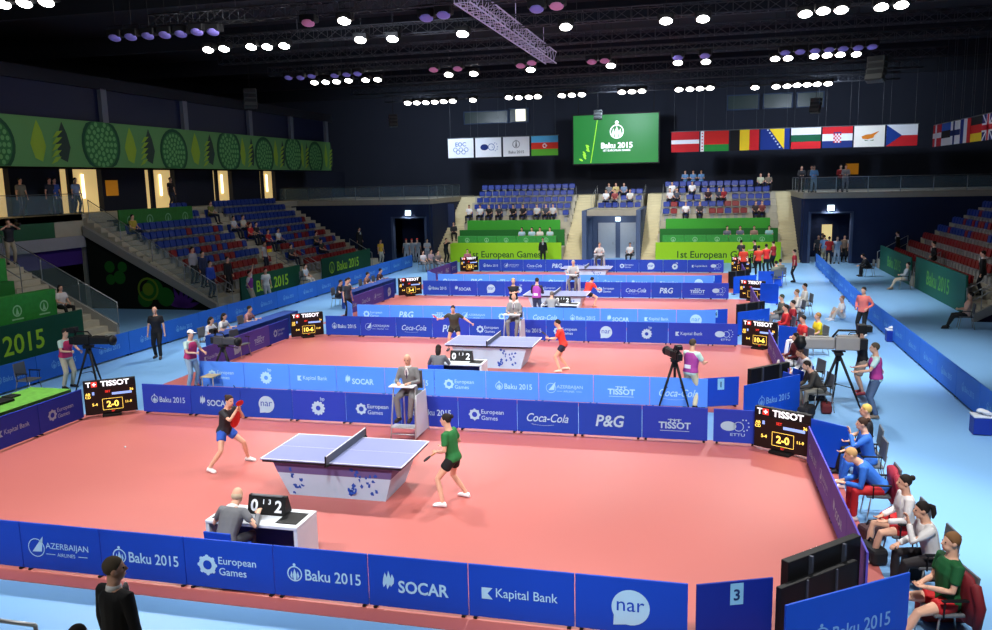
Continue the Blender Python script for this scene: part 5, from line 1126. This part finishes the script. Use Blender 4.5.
for px, py, c, s, lb in bags:
    p = gp(px, py); t = thing('kit_bag', lb, 'bag', p, random.uniform(0, 3))
    bm = N(); box(bm, (0, 0, s*.42), (s*1.5, s*.85, s*.84), bev=s*.2); obj('body', bm, C(c), t)
    bm = N(); tube(bm, [(-s*.4, 0, s*.8), (-s*.25, 0, s*1.05), (s*.25, 0, s*1.05), (s*.4, 0, s*.8)], .018, 6); obj('handle', bm, BLACK, t)
for i, (px, py) in enumerate(((779, 405), (789, 401), (799, 395))): p = gp(px, py); chair_at(p, 300, 'empty blue cloth chair, %s from the left behind the second court screen' % nth(i), 'blue')
for i, (px, py) in enumerate(((848, 500), (858, 552), (878, 598))):
    p = gp(px, py); bm = N(); tube(bm, [(0, 0, .01), (0, 0, .2), (0, 0, .24)], [.033, .033, .014], 10); o = obj('water_bottle', bm, M('clear blue bottle', (170, 200, 230), .2), None, p); tag(o, 'small water bottle on the floor, %s from the back by the right barrier' % nth(i), 'bottle')
sit(812, 377, 290, 'person in white tracksuit bending forward behind the big grey camera', 'lean', top=(WT, 'long'), leg=((220, 218, 220), 'long'), hair=((70, 50, 40), 'short'), shoe=WT)
sit(796, 364, 285, 'person in dark red jacket seated left of the big grey camera', 'sit', top=((96, 34, 40), 'long'), leg=(WT, 'long'), hair=(DK, 'short'), shoe=WT)
sit(820, 392, 285, 'person in dark top seated under the big grey camera', 'lean', top=((66, 62, 58), 'long'), leg=((120, 118, 110), 'long'), hair=(DK, 'short'), shoe=BKC)
sit(818, 340, 285, 'person in yellow shirt seated in the right aisle', 'sit', top=((226, 200, 40), 'short'), leg=((90, 90, 92), 'long'), hair=((150, 110, 60), 'short'), shoe=BKC)
sit(803, 343, 290, 'person in red shirt seated left of the yellow shirt', 'sit', top=((214, 54, 54), 'short'), leg=(WT, 'long'), hair=(DK, 'short'), shoe=BKC)
person('person in white and red tracksuit jacket standing in the right aisle', gp(862, 336), 320, 'hips', 1.74, ((226, 120, 112), 'long'), (BKC, 'long'), (DK, 'short'), WT)
person('person in white sitting on the floor of the right aisle', (G(842, 320).x, G(842, 320).y, -.36), 280, 'sit', 1.7, (WT, 'short'), ((200, 190, 180), 'long'), ((150, 110, 80), 'short'), WT, fl=(.16, -.42, .36), fr=(-.16, -.42, .36))
for px, py, c, lg, hr, lb in ((797, 312, (236, 226, 214), WT, (120, 90, 60), 'person in cream jacket seated beyond the red trio'), (805, 305, (234, 228, 214), WT, DK, 'dark haired person in white jacket seated at the second court bench'), (793, 325, (150, 34, 44), (120, 30, 38), DK, 'person in dark red tracksuit seated at the second court bench'), (782, 318, (96, 96, 90), GY, (60, 70, 50), 'person in grey seated behind the second court scoreboard'), (786, 330, (190, 40, 46), WT, DK, 'person in red with white trousers seated nearest at the second court bench')):
    sit(px, py, 280, lb, 'sit', top=(c, 'long'), leg=(lg, 'long'), hair=(hr, 'short'), shoe=WT)
for px, py, c, hd, pz, lb in ((743, 277, (226, 74, 52), 190, 'stand', 'leftmost of the red shirted group, seen from behind'), (758, 276, (230, 70, 50), 185, 'stand', 'tall person in orange red shirt in the middle of the far group'), (766, 274, (214, 50, 48), 200, 'hold', 'person in red shirt beside the tall orange red one'), (755, 268, (40, 40, 46), 260, 'hold', 'person in black stretching an arm behind the red shirted group'), (773, 270, (150, 40, 44), 230, 'stand', 'rightmost person in dark red of the far group'), (741, 268, (60, 60, 66), 200, 'hold', 'photographer in black at the left of the far red shirted group'), (794, 282, (176, 40, 56), 270, 'stand', 'lone person in crimson top in the right aisle')):
    person(lb, gp(px, py), hd, pz, 1.74, (c, 'short'), (BKC, 'long'), (DK, 'short'), BKC)
for i, (px, py) in enumerate(((776, 283), (780, 281))): sit(px, py-5, 200, '%s grey green shirted person seated right of the far red group' % ('left', 'right')[i], 'sit', top=((130, 138, 124), 'short'), leg=(GY, 'long'), hair=(DK, 'short'), shoe=BKC)
# jackets and towels left on chair backs
for px, py, hd, c, lb in ((964, 600, 284, (110, 26, 34), 'dark red jacket hung on the chair behind the green shirted young man'), (893, 488, 272, (150, 40, 60), 'red jacket hung on the chair of the blond leaning man')):
    p = G(px, py, .6); t = thing('jacket', lb, 'jacket', (p.x, p.y, .5), math.radians(hd)); bm = N()
    loft(bm, [(0, 0, -.12), (0, .02, .1), (0, .0, .3), (0, 0, .44)], [.24, .27, .25, .16], [.05, .07, .07, .04], X, Vector((0, 1, 0)), 12); obj('body', bm, C(c), t)
    for sg in (-1, 1): bm = N(); tube(bm, [(sg*.22, 0, .38), (sg*.29, .03, .15), (sg*.26, .02, -.14)], [.06, .06, .045], 8); obj('sleeve', bm, C(c), t)
# coolers with white towels
for px, py, lb in ((981, 433, 'nearest blue cooler box with white towels by the right aisle barrier'), (892, 341, 'middle blue cooler box with white towels by the right aisle barrier'), (851, 297, 'farthest blue cooler box by the right aisle barrier')):
    p = gp(px, py); t = thing('cooler_box', lb, 'cooler', p)
    bm = N(); box(bm, (0, 0, .19), (.4, .34, .38), bev=.02); obj('body', bm, M('blue cooler plastic', (24, 52, 150), .5), t)
    bm = N(); box(bm, (0, 0, .395), (.42, .36, .04), bev=.012); obj('lid', bm, WPAINT, t)
    t2 = thing('towel', 'crumpled white towel on the ' + ' '.join(lb.split()[:3]), 'towel', (p[0], p[1], p[2]+.415))
    bm = N(); rt = random.Random(int(px)); [ell(bm, (rt.uniform(-.1, .1), rt.uniform(-.08, .08), .045+.015*k), (.1, .08, .045), Matrix.Rotation(k, 3, 'Z'), 8) for k in range(4)]; o = obj('towel_fold', bm, WPAINT, t2)
    o.name = 'cloth'; m_ = o.modifiers.new('Remesh', 'REMESH'); m_.mode = 'VOXEL'; m_.voxel_size = .015
# right-hand guards and helpers by the green wall
person('guard in black suit standing high at the far right stand steps', (17.5, 39.6, .4), 250, 'stand', 1.8, (BKC, 'long'), (BKC, 'long'), (DK, 'short'), BKC, suit=True)
pp = onX(914, 264, 17.1); person('guard in black suit leaning on the middle stair rail of the right green wall', (17.35, 30.9, .5), 260, 'hips', 1.78, (BKC, 'long'), (BKC, 'long'), (DK, 'short'), BKC, suit=True)
person('guard in black suit on the near stairs of the right stand', (17.2, 22.9, .7), 255, 'stand', 1.8, (BKC, 'long'), (BKC, 'long'), (DK, 'short'), BKC, suit=True, near=False)
sit(905, 280, 262, 'man in pale grey shirt seated against the right green wall', 'slouch', top=((176, 184, 190), 'long'), leg=((200, 190, 170), 'long'), hair=(DK, 'short'), shoe=(150, 130, 110))
sit(966, 316, 262, 'woman in peach top and black trousers seated at the right edge', 'slouch', top=((226, 180, 160), 'short'), leg=(BKC, 'long'), hair=(DK, 'short'), shoe=BKC)
sit(869, 268, 275, 'person in dark clothes seated at the far end of the right green wall', 'lean', top=((40, 42, 46), 'long'), leg=(BKC, 'long'), hair=(DK, 'short'), shoe=BKC)
# people in the right entrance and on the balconies
for i, (px, y, c, lc, hd, lb) in enumerate(((818, 43.6, (60, 64, 70), BKC, 0, 'person in dark top at the left jamb of the right entrance'), (822, 45.0, (90, 84, 60), BEIGE, 10, 'tall dark person deeper inside the right entrance'), (824, 43.4, (110, 150, 200), BEIGE, 180, 'person in light blue shirt inside the right entrance'), (829, 42.0, (206, 44, 48), (30, 34, 56), 170, 'person in red shirt in front of the right entrance'), (837, 42.2, (150, 176, 204), (176, 190, 206), 350, 'person in pale blue clothes in front of the right entrance'), (844, 43.4, (130, 110, 96), BKC, 5, 'person in brown top inside the right entrance'), (851, 43.2, (176, 176, 182), GY, 20, 'person in white grey at the right jamb of the right entrance'))):
    person(lb, (onY(px, 250, y).x, y, .012), hd, 'stand', 1.74, (c, 'short'), (lc, 'long'), (DK, 'short'), BKC)
for px, py, y, c, lc, lb in ((811, 186, 43.5, (70, 72, 80), BKC, 'person in dark grey on the right balcony'), (801, 186, 44.8, (50, 52, 58), BKC, 'dim person at the left end of the right balcony'), (813.5, 186, 42.9, (110, 170, 220), (150, 180, 200), 'person in light blue on the right balcony'), (845, 186, 43.2, (150, 146, 150), GY, 'person in grey leaning on the right balcony rail'), (840, 186, 43.6, (150, 40, 44), BKC, 'person in dark red on the right balcony')):
    person(lb, (onY(px, py, y).x, y, 4.46), 0, 'hold', 1.72, (c, 'long'), (lc, 'long'), (DK, 'short'), BKC)
# --- far stand spectators
def far_seat(px, r, label, c, lc=BKC, pose='sit', hair=DK, sl='short', head=0):
    y = ROWY[r]+.0; x = onY(px, 200, y).x; OCC.append((x, y, ROWZ[r], head, label)); person(label, (x, y, ROWZ[r]), head, pose, 1.72, (c, sl), (lc, 'long'), (hair, 'short'), BKC)
for px, r, c, lb in ((469, 0, WT, 'spectator in white at the left end of the far left seats'), (480, 0, (210, 214, 216), 'second spectator in white in the front row of the far left seats'), (489, 0, BKC, 'spectator in black, third from left in the far left front row'), (499, 0, (50, 52, 58), 'spectator in dark grey in the far left front row'), (513, 0, BKC, 'dark spectator in the middle of the far left front row'), (523, 0, (30, 30, 40), 'spectator in black under a red seat of the far left block'), (537, 0, (200, 204, 204), 'spectator in pale shirt in the far left front row'), (546, 0, (64, 70, 84), 'spectator in slate shirt in the far left front row'), (553, 0, (190, 192, 196), 'rightmost pale spectator in the far left front row'),
 (609, 3, (120, 124, 130), 'spectator in grey at the top left of the far middle seats'), (616, 3, (200, 180, 120), 'spectator in tan at the top of the far middle seats'), (624, 3, (120, 140, 170), 'spectator in blue grey at the top right of the far middle seats'), (606, 2, WT, 'spectator in white with dark trousers in the far middle seats'), (615, 2, (150, 70, 70), 'spectator in dull red in the far middle seats'), (630, 2, (220, 216, 206), 'spectator in cream at the right of the far middle seats'),
 (672, 3, WT, 'spectator in white at the upper left of the far right seats'), (692, 3, (228, 228, 230), 'spectator in white shirt in the upper row of the far right seats'), (670, 2, (214, 214, 218), 'spectator in white, second row from top at the left edge of the far right seats'), (677, 2, (70, 74, 88), 'spectator in slate beside the left edge of the far right seats'), (708, 2, (50, 30, 36), 'spectator in dark clothes on the third row of the far right seats'), (723, 2, (150, 34, 44), 'spectator in crimson on the third row of the far right seats'), (719, 2, (54, 60, 80), 'spectator in navy beside the crimson one'), (686, 0, (228, 224, 226), 'spectator in white with tie sitting forward in the far right front row'), (700, 0, (60, 60, 64), 'spectator in black in the far right front row'), (756, 0, (60, 50, 50), 'dark spectator at the right of the far right front row'), (762, 0, (120, 60, 60), 'spectator in dull red at the right of the far right front row'),
 (760, 4, (190, 196, 170), 'spectator in pale green at the top right of the far right seats'), (768, 4, (120, 110, 96), 'spectator in brown at the top right corner of the far right seats')):
    far_seat(px, r, lb, c)
for i, px in enumerate((685, 693, 701)): y = 51.0; person('person in blue shirt standing behind the far right seats, %s from left' % nth(i), (onY(px, 185, y).x, y, 4.41), 0, 'hold', 1.7, ((96, 140, 190), 'short'), (NV, 'long'), (DK, 'short'), BKC)
for px, c, lb in ((522, (170, 200, 220), 'leftmost person in pale blue at the far left press desks'), (532, (176, 206, 224), 'second person in pale blue at the far left press desks'), (540, (220, 214, 206), 'person in cream at the far left press desks'), (550, (180, 206, 214), 'rightmost person at the far left press desks'), (727, (110, 112, 130), 'left person in grey at the far right press desks'), (740, (100, 104, 124), 'second person in grey at the far right press desks'), (754, (150, 120, 110), 'person with reddish face at the far right press desks'), (769, (150, 200, 200), 'rightmost pale person at the far right press desks')):
    person(lb, (onY(px, 236, 43.75).x, 43.75, 1.01), 0, 'sit', 1.72, (c, 'short'), (NV, 'long'), (DK, 'short'), BKC)
person('guard in black suit standing in front of the far left lime board', (onY(543, 255, 41.6).x, 41.6, .012), 10, 'stand', 1.78, (BKC, 'long'), (BKC, 'long'), (DK, 'short'), BKC, suit=True)
person('person in black with raised camera at the foot of the left steps', (onY(446, 255, 41.8).x, 41.8, .012), 60, 'hold', 1.76, (BKC, 'short'), (BKC, 'long'), (DK, 'short'), BKC, hl=(.1, -.28, 1.5), hr=(-.1, -.28, 1.5))
person('person in dark clothes sitting on the steps left of the far left seats', (-11.5, 45.2, 1.35), 20, 'sit', 1.74, ((44, 46, 52), 'long'), (BKC, 'long'), (DK, 'short'), BKC)
# --- left side
person('person in yellow shirt and pale trousers standing by the left stairs', (onY(381, 262, 41).x, 41, .012), 60, 'stand', 1.74, ((226, 180, 60), 'short'), ((190, 190, 180), 'long'), (DK, 'short'), BKC)
person('guard in black jacket and white shirt at the far end of the left stand', (-16.6, 39.6, .9), 70, 'stand', 1.78, (BKC, 'long'), (BKC, 'long'), (DK, 'short'), BKC, suit=True)
for i, px in enumerate((407, 412.5, 418)): person('helper in grey with red cap at the left entrance, %s from left' % nth(i), (onY(px, 262, 42.0+.2*i).x, 42.0+.2*i, .012), 10, 'stand', 1.7, ((160, 170, 180), 'short'), ((170, 176, 184), 'long'), (DK, 'short'), BKC, cap=(190, 40, 40))
person('person in pale grey standing at the right jamb of the left entrance', (onY(428, 262, 42).x, 41.9, .012), 30, 'hold', 1.72, ((176, 180, 190), 'short'), ((140, 146, 156), 'long'), (DK, 'short'), BKC)
for px, py, c, lb in ((423, 268, (210, 206, 210), 'person in white seated in front of the left steps'), (431, 267, (170, 150, 160), 'person in mauve seated in front of the left steps'), (438, 268, (120, 110, 110), 'person in brown seated beside the lime table end')): sit(px, py-4, 60, lb, 'sit', top=(c, 'short'), leg=(GY, 'long'), hair=(DK, 'short'), shoe=BKC)
for px, c, hr, lb, y in ((257, WT, 'long', 'left woman with long dark hair in white at the second court officials tables', 10.9), (267, (226, 226, 224), 'long', 'right woman with long dark hair in white at the second court officials tables', 11.7), (291, (170, 120, 120), 'short', 'man in pink shirt at the second court officials tables', 13.4), (399, (140, 100, 90), 'short', 'person in brown top at the third court officials tables', 24.6), (352, (52, 54, 60), 'short', 'person in black leaning over the third court officials tables', 21.4), (360, (220, 206, 200), 'short', 'person in white at the third court officials tables', 22.3), (416, (90, 60, 60), 'short', 'person in dark red behind the third court scoreboard', 26.3)):
    x = -9.95; person(lb, (x, y, .012), 92, 'write', 1.68, (c, 'short'), (NV, 'long'), (DK, hr), BKC); chair_at((x, y), 92, 'chair of the ' + ' '.join(lb.split()[:6]))
chair_at(gp(30, 395), 95, 'empty dark chair behind the lime printed table at left')
chair_at(gp(241, 357), 80, 'empty grey chair at the near end of the navy cloth tables')
person('person in dark clothes standing at the left barrier of the third court', gp(348, 318), 70, 'stand', 1.7, ((60, 66, 74), 'short'), (BKC, 'long'), (DK, 'short'), BKC)
person('photographer in purple bib raising an arm behind the left aisle barrier', (-14.2, 21.0, .012), 100, 'wave', 1.74, ((200, 196, 196), 'short'), ((190, 180, 160), 'long'), (DK, 'short'), BKC, vest=(150, 60, 160))
person('helper in white shirt behind the left aisle barrier', (-14.1, 22.3, .012), 60, 'stand', 1.72, ((214, 220, 220), 'short'), ((170, 180, 190), 'long'), (DK, 'short'), BKC)
p_ = (-14.9, 28.0); person('person in white shirt seated before the left green wall', (p_[0], p_[1], .012), 88, 'sit', 1.72, ((190, 200, 214), 'short'), ((200, 196, 190), 'long'), (DK, 'short'), BKC); chair_at(p_, 88, 'chair of the person in white before the left green wall')
def on_stairs(px, y, x, z, label, c, lc, **k): person(label, (x, y, z), k.pop('head', 80), k.pop('pose', 'stand'), 1.76, (c, 'long'), (lc, 'long'), (DK, 'short'), BKC, **k)
on_stairs(0, 20.8, -17.0, 1.13, 'man in dark jacket and white shirt, leftmost of three on the mural stairs', (150, 150, 156), BKC)
on_stairs(0, 21.2, -16.75, .9, 'man in dark blue jacket, middle of three on the mural stairs', (40, 50, 80), NV)
on_stairs(0, 20.6, -16.0, .5, 'man in bright blue jacket on the mural stairs', (40, 70, 170), NV)
on_stairs(0, 22.1, -16.0, .55, 'woman in long black coat at the near corner of the left green wall', BKC, BKC)
def left_fan(px, py, r, label, c, lc=NV, **k):
    x = LX[r]+.0; y = onX(px, py, x).y; OCC.append((x, y, LZ[r], k.get('head', 85), label if k.get('pose', 'sit') == 'sit' else None)); person(label, (x, y, LZ[r]), k.pop('head', 85), k.pop('pose', 'sit'), 1.7, (c, k.pop('sl', 'short')), (lc, 'long'), (k.pop('hair', DK), 'short'), BKC, **k)
left_fan(265, 262, 1, 'standing fan wrapped in a black, red and yellow flag in the left stand', (200, 200, 206), NV, pose='stand')
for px, py, r, c, lb in ((250, 232, 4, (200, 40, 44), 'fan in red shirt in the middle of the left stand'), (243, 228, 5, (210, 206, 190), 'fan in cream beside the red shirted fan'), (256, 232, 4, (40, 40, 50), 'fan in black beside the red shirted fan'), (233, 222, 5, (196, 200, 206), 'fan in white higher up in the left stand'), (268, 240, 3, (170, 40, 44), 'fan in dark red beside the white shirted man in the left stand'), (278, 238, 3, (214, 216, 220), 'man in white shirt lounging in the left stand'), (291, 256, 1, (56, 58, 64), 'fan in dark top by the aisle of the left stand'), (321, 252, 1, (44, 44, 48), 'man in black on the lower far rows of the left stand'), (316, 243, 2, (90, 84, 70), 'fan in olive on the far rows of the left stand'), (210, 205, 7, (110, 120, 60), 'fan in green high at the left, under the lit window'), (133, 232, 6, (180, 160, 60), 'fan in yellow green at the near end of the upper left rows')):
    left_fan(px, py, r, lb, c)
y_ = onX(265, 255, LX[1]).y; t = thing('flag_cape', 'black, red and yellow flag draped over the shoulders of the standing fan', 'flag', (LX[1]+.16, y_, LZ[1]+1.1), PI/2)
bm = N()
for i, mi in enumerate((2, 1, 0)):
    for k in range(5): a0, a1 = -1.1+.44*k, -1.1+.44*(k+1); v = [bm.verts.new((.27*math.sin(a), -.2*math.cos(a)-.02, z)) for a, z in ((a0, .17*i), (a1, .17*i), (a1, .17*(i+1)), (a0, .17*(i+1)))]; f = bm.faces.new(v); f.material_index = mi
f = obj('flag_cloth', bm, [M('flag black', (18, 18, 22), .8), M('flag red', (200, 30, 30), .8), M('flag yellow', (240, 206, 40), .8)], t); m_ = f.modifiers.new('Solidify', 'SOLIDIFY'); m_.thickness = .012
for px, y, c, lb in ((21, 18.2, (120, 116, 104), 'person in khaki at the concourse rail, far left'), (55, 21.0, (50, 80, 160), 'person in blue at the concourse rail'), (76, 22.2, (130, 150, 190), 'person in pale blue with back to the lit window on the concourse'), (171, 29.6, (30, 30, 34), 'dark figure in front of the third lit concourse window'), (50, 20.2, (40, 44, 60), 'dark figure beside the person in blue on the concourse')):
    x = -23.2; y = onX(px, 195, x).y; person(lb, (x, y, 4.51), 80, 'stand', 1.72, (c, 'short'), (NV, 'long'), (DK, 'short'), BKC)
pz = onX(17, 262, -17.3); person('cameraman in dark top and beige trousers standing on the near left terrace', (-19.6, 12.9, 2.84), 60, 'hold', 1.76, ((36, 36, 44), 'short'), ((150, 140, 120), 'long'), (DK, 'short'), BKC, hl=(.1, -.3, 1.5), hr=(-.1, -.3, 1.5))
tv_camera(-19.3, 13.05, 2.84+1.48, A(60), 'small black camera held by the cameraman on the near left terrace', .5)
person('woman with dark hair in white blouse sitting at the end of the lowest press desk', (-16.2, 11.42, .98), 80, 'sit', 1.66, ((214, 208, 206), 'short'), (BKC, 'long'), (DK, 'long'), BKC)
# --- front spectators, close to us
p = onY(116, 575, -7.55); person('man in black suit with short grey hair seen from behind, standing at the bottom left', (p.x-.05, p.y, .5), 165, 'stand', 1.73, (BKC, 'long'), (BKC, 'long'), ((92, 82, 68), 'short'), BKC, suit=(60, 50, 110), look=-42, near=True)
p = onY(75, 632, -8.0); person('dark haired person at the bottom left corner, only the crown showing', (p.x, p.y, p.z-1.27), 185, 'sit', 1.7, ((60, 60, 66), 'short'), (BKC, 'long'), (DK, 'short'), BKC, near=True)
p = onY(10, 622, -6.5); railing('low steel rail at the bottom left corner', [(p.x-.8, -6.5, .0), (p.x+.35, -6.5, .0)], max(.3, p.z), False, 1, 1, th=.05)
place_seats()
finish_people()
